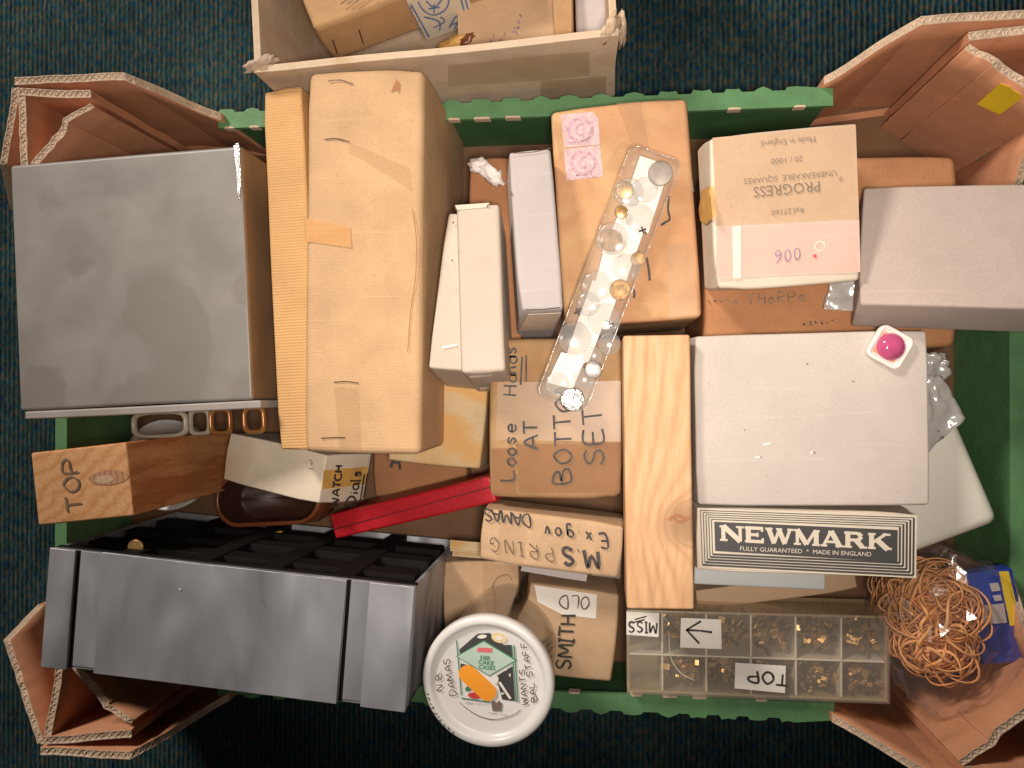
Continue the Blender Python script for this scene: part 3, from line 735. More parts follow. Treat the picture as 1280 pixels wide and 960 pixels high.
# ------------------------------------------------------------------ wooden block standing on a white dish
dish_c = P(203, 582, .03)
def lathe(prof, n=48, name='lathe'):
    bm = bmesh.new(); rings = []
    for r, z in prof:
        if r < 1e-6: rings.append([bm.verts.new((0, 0, z))] * n)
        else: rings.append([bm.verts.new((r * math.cos(i * 2 * math.pi / n), r * math.sin(i * 2 * math.pi / n), z)) for i in range(n)])
    for a, b in zip(rings, rings[1:]):
        for i in range(n):
            vs = []
            for v in (a[i], a[(i + 1) % n], b[(i + 1) % n], b[i]):
                if v not in vs: vs.append(v)
            if len(vs) > 2: bm.faces.new(vs)
    return done(bm, name)
o = link('white_dish', lathe([(0, .0), (.030, .0), (.0335, .003), (.0345, .018), (.0325, .018), (.031, .006), (0, .005)]), M['white_plastic'], None, Matrix.Translation((dish_c.x, dish_c.y, .0075)))
tag(o, 'round white dish half hidden under the upright wooden block', 'dish')
blk = box_thing('wooden_block', 'upright orange wood block marked TOP in pencil', 'wood block',
                ((37, 568), (159, 551), (166, 647), (49, 655)), .158, .140, None, .0012, .0003)
blk.data.materials.append(M['block']); blk.data.materials.append(M['block_end'])
for p in blk.data.polygons:
    if p.normal.z > .7: p.material_index = 1
bf = Face(blk, 'T')
write(blk, 'TOP', (104, 638), (-3.5, -31), (-19, 1.5), M['pencil'], bf, 2.2, .18)
# knot in the top, with darker rings
M['knot'] = wood('knot_ring', (.50, .27, .15), (.36, .17, .09), (90, 260, 60), (0, 0, 0), 3)
decal(blk, 'knot', ngon(136, 597, 25, 9, 28, -.08), M['knot'], bf, .00025, .0001)
decal(blk, 'knot', ngon(131, 599, 12, 5, 24, -.1), M['tan_label'], bf, .0004, .0001)

# ------------------------------------------------------------------ brown bowl, dials box, yellow clip
def rounded_rect(L, W, r, n=6):
    out = []
    for cx, cy, a0 in ((L / 2 - r, W / 2 - r, 0), (-L / 2 + r, W / 2 - r, 90), (-L / 2 + r, -W / 2 + r, 180), (L / 2 - r, -W / 2 + r, 270)):
        for k in range(n + 1):
            a = math.radians(a0 + 90 * k / n); out.append((cx + r * math.cos(a), cy + r * math.sin(a)))
    return out
def dish_mesh(L, W, r, h, t, floor):
    """open rounded-rectangle tray with thickness"""
    bm = bmesh.new()
    def ring(l, w, rr, z): return [bm.verts.new((x, y, z)) for x, y in rounded_rect(l, w, max(rr, .0003))]
    seq = [ring(L * .96, W * .96, r * .9, 0), ring(L, W, r, h * .12), ring(L, W, r, h - t * .3), ring(L - t * .5, W - t * .5, r - t * .25, h),
           ring(L - 1.5 * t, W - 1.5 * t, r - t * .75, h), ring(L - 2 * t, W - 2 * t, r - t, h - t * .3), ring(L - 2.2 * t, W - 2.2 * t, r - t, floor + t), ring(L - 4 * t, W - 4 * t, r - 1.5 * t, floor)]
    n = len(seq[0])
    for a, b in zip(seq, seq[1:]):
        for i in range(n): bm.faces.new((a[i], a[(i + 1) % n], b[(i + 1) % n], b[i]))
    bm.faces.new(seq[0][::-1]); bm.faces.new(seq[-1])
    return bm
ctr, u, v, n, L, W = frame(((266, 588), (398, 592), (402, 655), (270, 660)), (.048, .048, .052, .052))
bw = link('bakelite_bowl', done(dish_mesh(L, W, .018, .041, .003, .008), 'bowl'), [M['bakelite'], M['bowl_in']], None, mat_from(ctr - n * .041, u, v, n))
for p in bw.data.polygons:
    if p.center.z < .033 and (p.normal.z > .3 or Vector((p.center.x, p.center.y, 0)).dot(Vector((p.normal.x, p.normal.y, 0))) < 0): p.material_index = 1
tag(bw, 'dark brown rounded bowl under the watch dials box', 'bowl')
wd = box_thing('dials_box', 'yellowed card box marked WATCH Dials on its end', 'box',
               ((286, 531), (402, 577), (399, 643), (282, 590)), (.088, .114, .116, .090), .049, M['dials'], .001, .0008)
wf2 = Face(wd, 'E')
decal(wd, 'tape_strip', [(404, 588), (459, 583), (456, 605), (402, 611)], M['tape_y'], wf2, .0004)
write(wd, 'WATCH', (421, 633), (1.5, -13.5), (-8.5, 0), M['ink'], wf2, 2.0, .16, .001)
write(wd, 'Dials', (443, 631), (3, -18), (-12, 0), M['ink'], wf2, 2.0, .16, .001)
ink(wd, [[(449, 625), (454, 592)], [(453, 622), (458, 591)]], M['ink'], wf2, 1.6, .0011)
ink(wd, scrawl((392, 590), (386, 570), 8, 3), M['violet'], Face(wd, 'T'), .8, .001, 'pencil_marks')
o = link('yellow_peg', rbox(.020, .0035, .004, .001, 2, .0006), M['yellow'], None, Matrix.Translation(P(338, 668, .050)) @ Matrix.Rotation(.15, 4, 'Z')); tag(o, 'small yellow plastic peg lying below the brown bowl', 'peg')

# ------------------------------------------------------------------ tall kraft carton and ribbed carton beside it
rc = box_thing('ribbed_carton', 'narrow ribbed yellow carton edge between the grey cabinet and the tall carton', 'box',
               ((325, 113), (386, 101), (390, 566), (352, 563)), .139, .128, M['ribbed'], .0015, .0004)
ct = box_thing('tall_carton', 'tall tan cardboard carton with staples and tape across its top', 'box',
               ((380, 89), (529, 83), (527, 571), (384, 564)), (.150, .150, .150, .150), .138, M['carton'], .004, .0007, 3)
tf = Face(ct, 'T')
None and decal(ct, 'lid_seam', [(381, 91), (382.2, 91), (386, 558), (384.8, 558)], M['tape_y'], tf, .0003)
for a, b in (((411, 102), (442, 106)), ((406, 175), (437, 178)), ((418, 478), (449, 479)), ((402, 548), (432, 547))):
    ink(ct, [[a, ((a[0] + b[0]) / 2, a[1] - 1), b]], M['dull_staple'], tf, 1.3, .0009, 'staple')
decal(ct, 'tape_strip', [(437, 178), (512, 210), (515, 238), (436, 190)], M['tape'], tf, .0004)
decal(ct, 'tape_strip', [(382, 273), (438, 284), (440, 310), (383, 302)], board('amber_tape', (.62, .33, .13), .15, .15, rough=.5), tf, .0005)
decal(ct, 'tape_strip', [(418, 484), (448, 484), (452, 563), (425, 565)], M['tape'], tf, .0004)
decal(ct, 'torn_spot', [(489, 116), (496, 99), (500, 104), (499, 117), (495, 112)], M['kraft_dark'], tf, .0004)
ink(ct, [[(516, 262), (521, 300), (520, 345), (514, 388), (510, 440)]], M['kraft_dark'], tf, 1.0, .0008, 'crease')


# ------------------------------------------------------------------ small boxes top middle
bb = box_thing('brown_carton', 'brown carton lying low under the crumpled tissue', 'box', ((586, 196), (650, 194), (652, 470), (586, 470)), .088, .078, M['kraft_dark'], .002)
sb = box_thing('stapled_box', 'narrow cream box with overlapping lid and shiny staples', 'box',
               ((554, 266), (598, 264), (604, 475), (541, 452)), (.131, .131, .146, .146), .085, M['cream'], .0015, .0004)
L, W, h = dims(sb)
lid_c, lu, lv, ln, lL, lW = frame(((572, 257), (622, 255), (634, 463), (575, 467)), (.138, .136, .152, .152))
Ml = sb.matrix_basis.inverted() @ mat_from(lid_c - ln * .088, lu, lv, ln)
lid = link('lid', rbox(lL, lW, .088, .0022, 2, .0004), M['cream'], sb, Ml, True)
lid['dims'] = (lL, lW, .088)
class Sub(Face):
    def __init__(s, o, side='T', off=0.0, parent=None):
        L, W, h = dims(o); M_ = parent.matrix_basis @ o.matrix_basis; s.mi = M_.inverted()
        q = {'T': ((0, 0, h + off), (0, 0, 1)), 'S': ((0, -W / 2 - off, 0), (0, -1, 0))}[side]
        s.n = Vector(q[1]); s.p = M_ @ Vector(q[0]); s.nw = M_.to_3x3() @ s.n
lt, le = Sub(lid, 'T', 0, sb), Sub(lid, 'S', 0, sb)
ink(lid, [[(587, 468), (615, 466)]], M['staple'], le, 2.6, .0014, 'staple')
ink(lid, [[(600, 483), (622, 480)]], M['staple'], le, 2.6, .0014, 'staple')
decal(lid, 'tuck_flap', [(569, 257), (611, 254), (613, 259), (571, 263)], M['white_b'], lt, .0004)
ink(lid, [[(571, 264), (569, 259)], [(609, 260), (611, 256)]], M['dull_staple'], lt, 1.3, .001, 'staple')
ink(sb, [[(553, 435), (572, 431)]], M['staple'], Face(sb, 'T'), 2.0, .001, 'staple')
ink(sb, [[(566, 280), (568, 278)], [(565, 325), (566, 327)]], M['pencil'], Face(sb, 'T'), 1.5, .001, 'speck')
lb = box_thing('lilac_box', 'slim lilac grey box standing beside the stamped box', 'box',
               ((640, 188), (691, 183), (703, 386), (645, 392)), (.142, .139, .150, .154), .10, M['lilac'], .0018, .0004)
lf = Face(lb, 'T')
ink(lb, [[(641, 192), (665, 191), (688, 186)]], M['pencil'], lf, 1.0, .0007, 'crease')
ink(lb, [[(657, 388), (680, 387), (700, 385)]], M['ink'], Face(lb, 'T'), 1.0, .0007, 'crease')
ink(lb, [[(639, 240), (640, 245)]], M['pencil'], lf, 1.6, .0007, 'scuff')
decal(lb, 'tape_strip', [(660, 391), (701, 389), (690, 410), (648, 412)], M['tape_w'], Face(lb, 'S'), .0008)

# crumpled tissue
o = link('tissue', None, None, None, Matrix.Translation(P(606, 213, .096))); tag(o, 'scrap of crumpled white tissue on the low brown carton', 'tissue')
torn(o, 'tissue_fold', (-.004, .003, 0), (.006, .0045, .005), M['tissue'], 2.2, .2)
torn(o, 'tissue_fold', (.003, -.002, .001), (.010, .0042, .005), M['tissue'], 9.1, -.75)
torn(o, 'tissue_fold', (.007, -.005, .0005), (.004, .004, .004), M['tissue'], 6.1, -.2)

# stamped box
sp = box_thing('stamped_box', 'tan cardboard box with two lilac postage stamps', 'box',
               ((687, 136), (862, 121), (875, 393), (706, 412)), .122, .110, board('tan_kraft', (.58, .315, .16), .12, .15, stain=(.62, .40, .20)), .003, .0006, 3)
sf_ = Face(sp, 'T')
for q, cx, cy in (([(701, 144), (741, 140), (748, 149), (750, 181), (705, 185)], 725, 163), ([(705, 187), (750, 182), (754, 221), (708, 226)], 729, 204)):
    s_ = decal(sp, 'stamp', q, M['stampbase'], sf_, .0003)
    link('printed_oval', done(prism([sf_(x, y, .0007) for x, y in ngon(cx, cy, 17, 15.5, 24)], sf_.n * .0002), 'oval', False), M['stampmark'], s_)
    link('printed_oval', done(prism([sf_(x, y, .0011) for x, y in ngon(cx + 1, cy + 1, 12.5, 12, 24)], sf_.n * .0002), 'oval', False), M['stampbase'], s_)
    ink(s_, [[(cx + 4, cy - 7), (cx - 1, cy - 6), (cx - 5, cy), (cx - 3, cy + 6), (cx + 4, cy + 6)]], M['stampmark'], sf_, 2.2, .0016, 'printed_profile')
    ink(s_, scrawl((cx - 16, cy + 16.5), (cx + 14, cy + 15), 2, 9), M['stampmark'], sf_, 1.0, .0016, 'printed_ornament')
decal(sp, 'tape_strip', [(771, 129), (800, 127), (812, 190), (788, 178)], M['tape'], sf_, .0004)
decal(sp, 'tape_strip', [(832, 306), (864, 304), (872, 394), (838, 397)], M['tape'], sf_, .0004)
decal(sp, 'tape_strip', [(690, 150), (862, 205), (868, 240), (700, 200)], M['tape'], sf_, .0002)
ink(sp, [[(836, 245), (835, 262), (837, 274), (832, 278), (826, 282)], [(808, 322), (811, 338), (812, 351)], [(790, 360), (793, 366), (792, 373)]], M['ink'], sf_, 2.2, .0008)

# ------------------------------------------------------------------ clear tray of watch parts
TZ = (.147, .147, .140, .140)
ctr, u, v, n, L, W = frame(((790, 180), (851, 198), (735, 521), (669, 491)), TZ)
TH_ = .016
tm = mat_from(ctr - n * TH_, u, v, n)
tr = link('clear_tray', done(dish_mesh(L, W, .005, TH_, .0011, .0012), 'tray'), M['cleartray'], None, tm); tr['dims'] = (L, W, .004)
tag(tr, 'long clear plastic tray holding watch crystals and paper strips', 'tray')
None and link('lid_film', done(prism([(x, y, TH_ + .0003) for x, y in rounded_rect(L - .002, W - .002, .004)], (0, 0, .0006)), 'lid', False), M['clear'], tr)
rf = Face(tr, 'T')
def on_tray(px, py, z=0.0):
    q = rf(px, py); return tm @ Vector((q.x, q.y, .004 + z))
rot_t = tm.to_3x3().to_4x4()
for i, q in enumerate(([(800, 195), (818, 201), (836, 212), (810, 292), (772, 276)], [(776, 262), (808, 280), (790, 330), (752, 316)],
                       [(755, 312), (794, 318), (778, 366), (736, 384)], [(741, 350), (772, 370), (757, 412), (722, 402)], [(724, 396), (756, 402), (736, 452), (702, 462)], [(702, 440), (732, 448), (716, 486), (684, 478)])):
    c = sum((Vector(p) for p in q), Vector((0, 0))) / len(q); w0 = on_tray(c.x, c.y, .0002 + .0005 * i)
    mm = Matrix.Translation(w0) @ rot_t
    pts = [mm.inverted() @ on_tray(x, y, .0002 + .0005 * i) for x, y in q]
    o = link('paper_strip', done(prism(pts, (0, 0, .0003)), 'strip', False), M['paper'], None, mm)
    tag(o, ('white paper strip at the upper end of the clear tray', 'white paper piece second from the upper end of the clear tray', 'white paper piece above the middle of the clear tray',
            'white paper piece at the middle of the clear tray', 'white paper piece below the middle of the clear tray', 'small white paper piece at the lower end of the clear tray')[i], 'paper strip', 'paper strips in the clear tray')
def disc_thing(name, label, cat, px, py, rpx, mat, group, z=.004, dome=.0015, ring=False):
    r = rpx * .000465
    if ring: prof = [(0, dome), (r * .6, dome * .8), (r * .9, dome * .25), (r, 0), (r * .97, -.0006), (r * .88, 0), (r * .6, dome * .55), (0, dome * .75)]
    else: prof = [(0, .0007), (r * .9, .0007), (r, .0005), (r, 0), (0, 0)]
    tilt = Matrix.Rotation(random.uniform(-.12, .12), 4, 'X') @ Matrix.Rotation(random.uniform(-.12, .12), 4, 'Y')
    o = link(name, lathe(prof, 28), mat, None, Matrix.Translation(on_tray(px, py, z)) @ rot_t @ tilt)
    return tag(o, label, cat, group)
gb, gc = 'brass parts in the clear tray', 'watch crystals in the clear tray'
disc_thing('watch_dial', 'round grey watch dial at the top right end of the clear tray', 'dial', 825, 219, 15, M['dial_grey'], None)
disc_thing('brass_disc', 'large brass disc left of the white strips in the clear tray', 'watch part', 764, 302, 14, M['brass'], gb)
disc_thing('brass_disc', 'brass disc at the right edge in the middle of the clear tray', 'watch part', 775, 363, 13, M['brass'], gb)
disc_thing('brass_disc', 'tarnished brass disc near the upper left of the clear tray', 'watch part', 781, 240, 11, M['brassparts'], gb)
disc_thing('brass_disc', 'smallest dull brass disc in the clear tray', 'watch part', 777, 267, 8, M['brassparts'], gb)
disc_thing('brass_disc', 'small brass disc against the right wall of the clear tray', 'watch part', 797, 325, 9, M['brass'], gb)
disc_thing('silver_disc', 'crinkled silver disc at the lower end of the clear tray', 'watch part', 716, 499, 15, M['silver'], None)
disc_thing('steel_disc', 'small steel disc near the lower right of the clear tray', 'watch part', 742, 462, 11, M['steelparts'], None)
for px, py, r, lab in ((736, 381, 15, 'clear watch crystal between the middle brass disc and the left wall'), (806, 240, 16, 'clear watch crystal below the grey dial'), (762, 430, 14, 'clear watch crystal near the lower right wall'), (799, 274, 17, 'clear watch crystal over the second white strip'), (783, 336, 17, 'clear watch crystal right of the large brass disc'), (746, 359, 19, 'clear watch crystal left of the middle brass disc'),
                       (755, 400, 20, 'large clear watch crystal over the lower right of the tray'), (719, 423, 21, 'large clear watch crystal at the lower left of the tray'), (741, 445, 12, 'small clear watch crystal above the steel disc'),
                       (730, 473, 13, 'small clear watch crystal above the silver disc'), (697, 480, 16, 'clear watch crystal in the lowest corner of the tray'), (765, 300, 20, 'clear watch crystal over the large brass disc'), (786, 243, 18, 'clear watch crystal over the tarnished brass disc')):
    disc_thing('watch_crystal', lab, 'watch crystal', px, py, r, M['crystal'], gc, .0055, .0012, True)
for k, (px, py) in enumerate(((803, 290), (762, 406), (723, 391))):
    bm = bmesh.new(); bx(bm, -.0022, .0018, -.0004, .0004, 0, .0008); bx(bm, -.0004, .0005, -.0024, .0020, .0002, .0010); bx(bm, .0010, .0028, .0008, .0015, 0, .0007)
    o = link('watch_clasp', done(bm, 's', False), M['ink'], None, Matrix.Translation(on_tray(px, py, .006)) @ Matrix.Rotation(px, 4, 'Z'))
    tag(o, ('tiny dark clasp beside the upper white paper in the clear tray', 'tiny dark clasp over the lower large crystal', 'tiny dark clasp at the left wall of the clear tray')[k], 'watch part', 'tiny dark clasps')

# ------------------------------------------------------------------ PROGRESS box and neighbours
ub = box_thing('wide_brown_box', 'wide brown box with faint handwriting lying under the labelled white box', 'box',
               ((880, 197), (1201, 195), (1197, 435), (882, 436)), .118, .105, M['kraft_dark'], .004, .0006, 3)
uf = Face(ub, 'T')
write(ub, 'THoRPe', (934, 381), (15, -1), (0, -13), M['pencil'], uf, 1.2, .3, .0008)
ink(ub, scrawl((884, 378), (926, 376), 4, 6), M['pencil'], uf, 1.2, .0008)
ink(ub, scrawl((1002, 405), (1045, 402), 5, 6), M['pencil'], uf, 1.2, .0008)
pb = box_thing('white_label_box', 'square white box with tan label reading PROGRESS upside down', 'box',
               ((887, 171), (1071, 153), (1077, 351), (893, 365)), (.173, .173, .161, .161), .044, M['white_b'], .0018, .0004)
pf2 = Face(pb, 'T')
decal(pb, 'tan_label', [(890.5, 172.5), (1069, 155.5), (1073.5, 274), (895.5, 283)], M['tan_label'], pf2, .0003)
decal(pb, 'pink_label', [(895.6, 283.6), (1073.6, 274.6), (1075, 340), (895.5, 348)], M['pink_label'], pf2, .0003)
decal(pb, 'pale_tape', [(915, 283), (926, 282), (926, 347), (916, 348)], M['tape_w'], pf2, .0008)
rd = (-183, 17)
type_text(pb, 'Made in England', (985, 177), rd, 10.5, M['print'], pf2, .0012)
type_text(pb, '20 / 1000', (983, 200), rd, 10.5, M['print'], pf2, .0012)
type_text(pb, 'UNBREAKABLE  SQUARES', (987, 221.5), rd, 10.2, M['print'], pf2, .0012)
type_text(pb, '*', (1050, 221), rd, 16, M['print'], pf2, .0012)
type_text(pb, 'PROGRESS', (983, 236), rd, 19, M['print'], pf2, .0012, .95, .006)
type_text(pb, 'Ref.27160', (984, 264), rd, 10.2, M['print'], pf2, .0012)
write(pb, '006', (999, 311), (-17, 1.5), (1, 17), M['violet'], pf2, 1.2, .1, .0012)
decal(pb, 'red_dot', ngon(1018, 320, 2.2), M['redprint'], pf2, .0012)
ink(pb, [ngon(1024, 308, 6) + [ngon(1024, 308, 6)[0]]], M['tape_w'], pf2, 1.2, .0012, 'round_stain')
pw = Face(pb, 'W')
decal(pb, 'aged_tape', [(879, 238), (889, 232), (893, 272), (884, 280), (877, 276), (875, 262)], M['tape_y'], pw, .0006)
decal(pb, 'aged_tape', [(886, 238), (892, 232), (896, 270), (890, 276)], M['tape_y'], pf2, .0006)

gb_ = box_thing('mauve_box', 'plain mauve grey box at the right edge beside the labelled white box', 'box',
                ((1084, 236), (1330, 226), (1340, 386), (1066, 381)), (.142, .162, .180, .160), .034, M['mauve'], .0014, .0004)
# crumpled film scraps
def sheet_thing(name, label, cat, q, zs, mat, amp=.002, N=14, seed=1.0, group=None, thick=.0002):
    pts = [P(x, y, z) for (x, y), z in zip(q, zs)]; c = sum(pts, Vector()) / 4
    bm = bmesh.new(); g = []
    for i in range(N + 1):
        row = []
        for j in range(N + 1):
            a, b = i / N, j / N
            p = pts[0].lerp(pts[1], a).lerp(pts[3].lerp(pts[2], a), b) - c
            p.z += amp * (noise.noise(Vector((a * 3 + seed, b * 3, seed))) + .5 * noise.noise(Vector((a * 8, b * 8 + seed, 0))))
            p += Vector((noise.noise(Vector((a * 4, b * 4, seed))), noise.noise(Vector((a * 4, b * 4, seed + 9))), 0)) * amp * .4
            row.append(bm.verts.new(p))
        g.append(row)
    for i in range(N):
        for j in range(N): bm.faces.new((g[i][j], g[i + 1][j], g[i + 1][j + 1], g[i][j + 1]))
    o = link(name, done(bm, name), mat, None, Matrix.Translation(c))
    md = o.modifiers.new('solid', 'SOLIDIFY'); md.thickness = thick
    return tag(o, label, cat, group)
zb = sheet_thing('zip_bag', 'small clear zip bag tucked beside the mauve box', 'bag', ((1038, 352), (1085, 350), (1090, 392), (1029, 386)), (.126, .126, .128, .128), M['milky'], .002, 14, 2.0)
sheet_thing('plastic_packet', 'clear plastic packet with a dark printed corner on the white plastic box', 'packet', ((1150, 468), (1178, 470), (1207, 522), (1150, 575)), (.124, .124, .121, .122), M['milky'], .003, 14, 5.0)
sheet_thing('plastic_cup_wrap', 'crumpled clear wrap below the corner of the wide brown box', 'wrap', ((1148, 440), (1182, 441), (1190, 468), (1148, 500)), (.117, .116, .113, .116), M['milky'], .005, 14, 8.0)
sheet_thing('printed_scrap', 'dark printed scrap showing inside the clear packet', 'paper scrap', ((1160, 536), (1170, 534), (1180, 547), (1163, 560)), (.1205,) * 4, M['charcoal'], .0006, 8, 3.0)

# ------------------------------------------------------------------ large pale box, NEWMARK box, pine board
gbx = box_thing('pale_grey_box', 'large plain pale grey board box under the pink dome trinket', 'box',
                ((866, 418), (1157, 414), (1167, 637), (872, 629)), .143, .120, M['greyb'], .0016, .0004)
gf = Face(gbx, 'T')
ink(gbx, [[(1007, 455), (1010, 455)], [(1065, 476), (1067, 477)], [(950, 572), (952, 571)], [(1016, 565), (1019, 566)], [(930, 537), (931, 538)]], M['pencil'], gf, 1.2, .0005, 'speck')
ink(gbx, [[(954, 556), (963, 554)], [(944, 572), (949, 571)], [(1013, 566), (1016, 566)]], M['paper'], gf, 2.2, .0005, 'scuff')
nb = box_thing('printed_box', 'long narrow box with striped border and black NEWMARK panel', 'box',
               ((869, 632), (1148, 641.5), (1147, 725), (872, 711)), .139, .035, M['white_b'], .0008, .0002)
nf = Face(nb, 'T')
q0 = [Vector(p) for p in ((869, 632), (1148, 641.5), (1147, 725), (872, 711))]
def bil(u_, v_):
    a = q0[0].lerp(q0[1], u_).lerp(q0[3].lerp(q0[2], u_), v_); return (a.x, a.y)
decal(nb, 'printed_paper', [bil(.008, .03), bil(.992, .03), bil(.992, .97), bil(.008, .97)], M['ivory'], nf, .0002)
pu, pv0, pv1 = .082, .23, .72
decal(nb, 'black_panel', [bil(pu, .24), bil(.905, .26), bil(.905, .745), bil(pu, .70)], M['charcoal'], nf, .0006)
lines = []
for k in range(5):
    f = k / 4; ul, ur = .022 + .048 * f, .978 - .062 * f; vt, vb = .07 + .135 * f, .93 - .175 * f
    lines.append(([bil(ul, vb), bil(ul, vt), bil(ur, vt)], 1.1)); lines.append(([bil(ur, vt), bil(ur, vb), bil(ul, vb)], 2.6))
bm = bmesh.new()
for k, (ln_, w) in enumerate(lines):
    for a, b in zip(ln_, ln_[1:]):
        strokes_mesh([[a, b]], nf, w, .0006 + k * .000004, bm, False, 0)
link('border_lines', done(bm, 'border', False), M['charcoal'], nb)
# slab-serif capitals
SL = {'N': ([((.14, 0), (.14, 1), .16), ((.14, 1), (.80, 0), .20), ((.80, 0), (.80, 1), .13)], [(.0, .30, 0), (.0, .30, 1), (.64, .95, 1)], .95),
      'E': ([((.14, 0), (.14, 1), .20), ((.05, .06), (.74, .06), .13), ((.05, .94), (.72, .94), .13), ((.14, .5), (.5, .5), .12), ((.70, 0), (.70, .3), .10), ((.68, .72), (.68, 1), .10), ((.5, .36), (.5, .64), .09)], [(.0, .3, 0), (.0, .3, 1)], .78),
      'W': ([((.12, 1), (.34, 0), .19), ((.34, 0), (.54, .9), .12), ((.54, .9), (.76, 0), .19), ((.76, 0), (.98, 1), .12)], [(.0, .28, 1), (.42, .66, 1), (.86, 1.1, 1)], 1.08),
      'M': ([((.14, 0), (.14, 1), .13), ((.14, 1), (.5, .05), .20), ((.5, .05), (.86, 1), .13), ((.88, 0), (.88, 1), .20)], [(.0, .28, 0), (.0, .24, 1), (.72, 1.02, 0), (.78, 1.02, 1)], 1.02),
      'A': ([((.10, 0), (.42, 1), .12), ((.42, 1), (.76, 0), .21), ((.2, .3), (.62, .3), .10)], [(.0, .26, 0), (.58, .92, 0), (.3, .5, 1)], .90),
      'R': ([((.14, 0), (.14, 1), .20), ((.05, .94), (.55, .94), .12), ((.55, .94), (.68, .74), .17), ((.68, .74), (.55, .5), .17), ((.55, .5), (.14, .5), .12), ((.46, .5), (.72, .04), .2)], [(.0, .3, 0), (.0, .3, 1), (.66, .90, 0)], .90),
      'K': ([((.14, 0), (.14, 1), .20), ((.72, 1), (.2, .42), .12), ((.36, .58), (.78, 0), .21)], [(.0, .3, 0), (.0, .3, 1), (.56, .88, 1), (.60, .94, 0)], .92)}
bm = bmesh.new(); xw = 0; total = sum(SL[c][2] + .03 for c in 'NEWMARK')
def nmap(x, y):   # word box inside the black panel
    return Vector(bil(.105 + .775 * x / total, .530 - .235 * y + .03 * (x / total)))
cnt = 0
for ch in 'NEWMARK':
    st_, serifs, adv_ = SL[ch]
    for a, b, w in st_:
        strokes_mesh([[nmap(xw + a[0], a[1]), nmap(xw + b[0], b[1])]], nf, w * 31, .0010 + cnt * .000003, bm, False, 0); cnt += 1
    for x0, x1, y in serifs:
        yy = .05 if y == 0 else .95
        strokes_mesh([[nmap(xw + x0, yy), nmap(xw + x1, yy)]], nf, 2.6, .0010 + cnt * .000003, bm, False, 0); cnt += 1
    xw += adv_ + .03
link('lettering', done(bm, 'word', False), M['ivory'], nb)
rdn = Vector(bil(.9, .6)) - Vector(bil(.1, .6))
type_text(nb, 'FULLY GUARANTEED  *  MADE IN ENGLAND', bil(.49, .645), rdn, 7.6, M['ivory'], nf, .0012, 1.08)
box_thing('flat_plastic_lid', 'flat pale grey plastic lid showing below the black printed box', 'lid',
          ((868, 690), (1032, 700), (1032, 739), (868, 729)), .106, .010, M['mist'], .003, .0002, 3)
o = box_thing('pine_board', 'thick pale pine board with a knot lying between the boxes', 'board',
          ((782, 421), (858, 416), (872, 765), (780, 760)), .152, .045, M['pine'], .0014, .0004)
pf3 = Face(o, 'T')
ink(o, [[(836, 650), (845, 644), (858, 648)], [(842, 647), (850, 652), (863, 646)]], M['kraft_dark'], pf3, 3.0, .0004, 'knot_crack')

# pink dome trinket
tk_c = P(1113, 436, .1432)
tq = [(1104, 404), (1146, 424), (1122, 466), (1080, 441)]
ctr, u, v, n, L, W = frame(tq, .147)
tk = link('trinket', done(dish_mesh(L, W, .004, .0042, .0022, .0012), 'trinket'), M['paper'], None, mat_from(ctr - n * .0036, u, v, n)); tag(tk, 'small white square dish with a shiny pink dome on the pale grey box', 'trinket')
link('backing', done(prism([(x, y, .0016) for x, y in rounded_rect(L - .007, W - .007, .002)], (0, 0, .0006)), 'b', False), M['peach'], tk)
link('dome', lathe([(.0075, .0022), (.0074, .0035), (.006, .0055), (.0035, .0068), (0, .0072)], 28), M['pink'], tk, Matrix.Translation((.0005, .0005, 0)))

# ------------------------------------------------------------------ white plastic box, right
wpb = box_thing('white_plastic_box', 'pale white plastic box turned askew against the green tray end', 'box',
                ((1066, 545), (1186, 497), (1252, 655), (1134, 694)), .112, .09, M['pale_plastic'], .006, .0002, 5, None, 5, .06)
wt = Face(wpb, 'T')

# ------------------------------------------------------------------ kraft box LOOSE HANDS, stained card, red case
lh = box_thing('loose_hands_box', 'old brown box handwritten LOOSE HANDS AT BOTTOM SET', 'box',
               ((612, 424), (778, 421), (777, 625), (611, 622)), .116, .104, M['loose'], .004, .0008, 3)
hf = Face(lh, 'T')
decal(lh, 'tape_strip', [(622, 478), (776, 476), (776, 552), (620, 550)], M['tape'], hf, .0004)
decal(lh, 'brown_tape', [(645, 555), (776, 553), (775, 616), (648, 616)], M['tape_brown'], hf, .0006)
decal(lh, 'brown_tape', [(613, 560), (644, 560), (646, 618), (614, 618)], M['tape_brown'], hf, .0006)
up = (-11, 0)
write(lh, 'Loose', (643, 600), (1, -23), (-17, 0), M['ink'], hf, 2.0, .18, .0012)
write(lh, 'Hands', (645, 494), (.3, -21), (-16, 0), M['ink'], hf, 1.8, .16, .0012)
ink(lh, [[(651, 481), (653, 446)], [(658, 477), (658, 444)]], M['ink'], hf, 1.8, .0013)
write(lh, 'AT', (672, 562), (.3, -26), (-17, 0), M['ink'], hf, 2.2, .14, .0012)
write(lh, 'BOTTOM', (713, 602), (.5, -29), (-21, .5), M['ink'], hf, 2.2, .16, .0012)
write(lh, 'SET', (754, 580), (-1, -34), (-24, 1), M['ink'], hf, 2.2, .16, .0012)
sc_ = box_thing('stained_box', 'water stained cream card box behind the red case', 'box',
                ((500, 470), (606, 470), (606, 591), (478, 572)), .082, .07, M['stained'], .002, .0006)
db = box_thing('dark_brown_box', 'dark brown box with a black letter A low behind the red case', 'box',
               ((466, 556), (570, 566), (596, 622), (466, 612)), .030, .022, M['kraft_dark'], .002)
write(db, 'A', (488, 585), (18, 3), (2, -20), M['ink'], Face(db, 'T'), 3.0, .1, .0006)
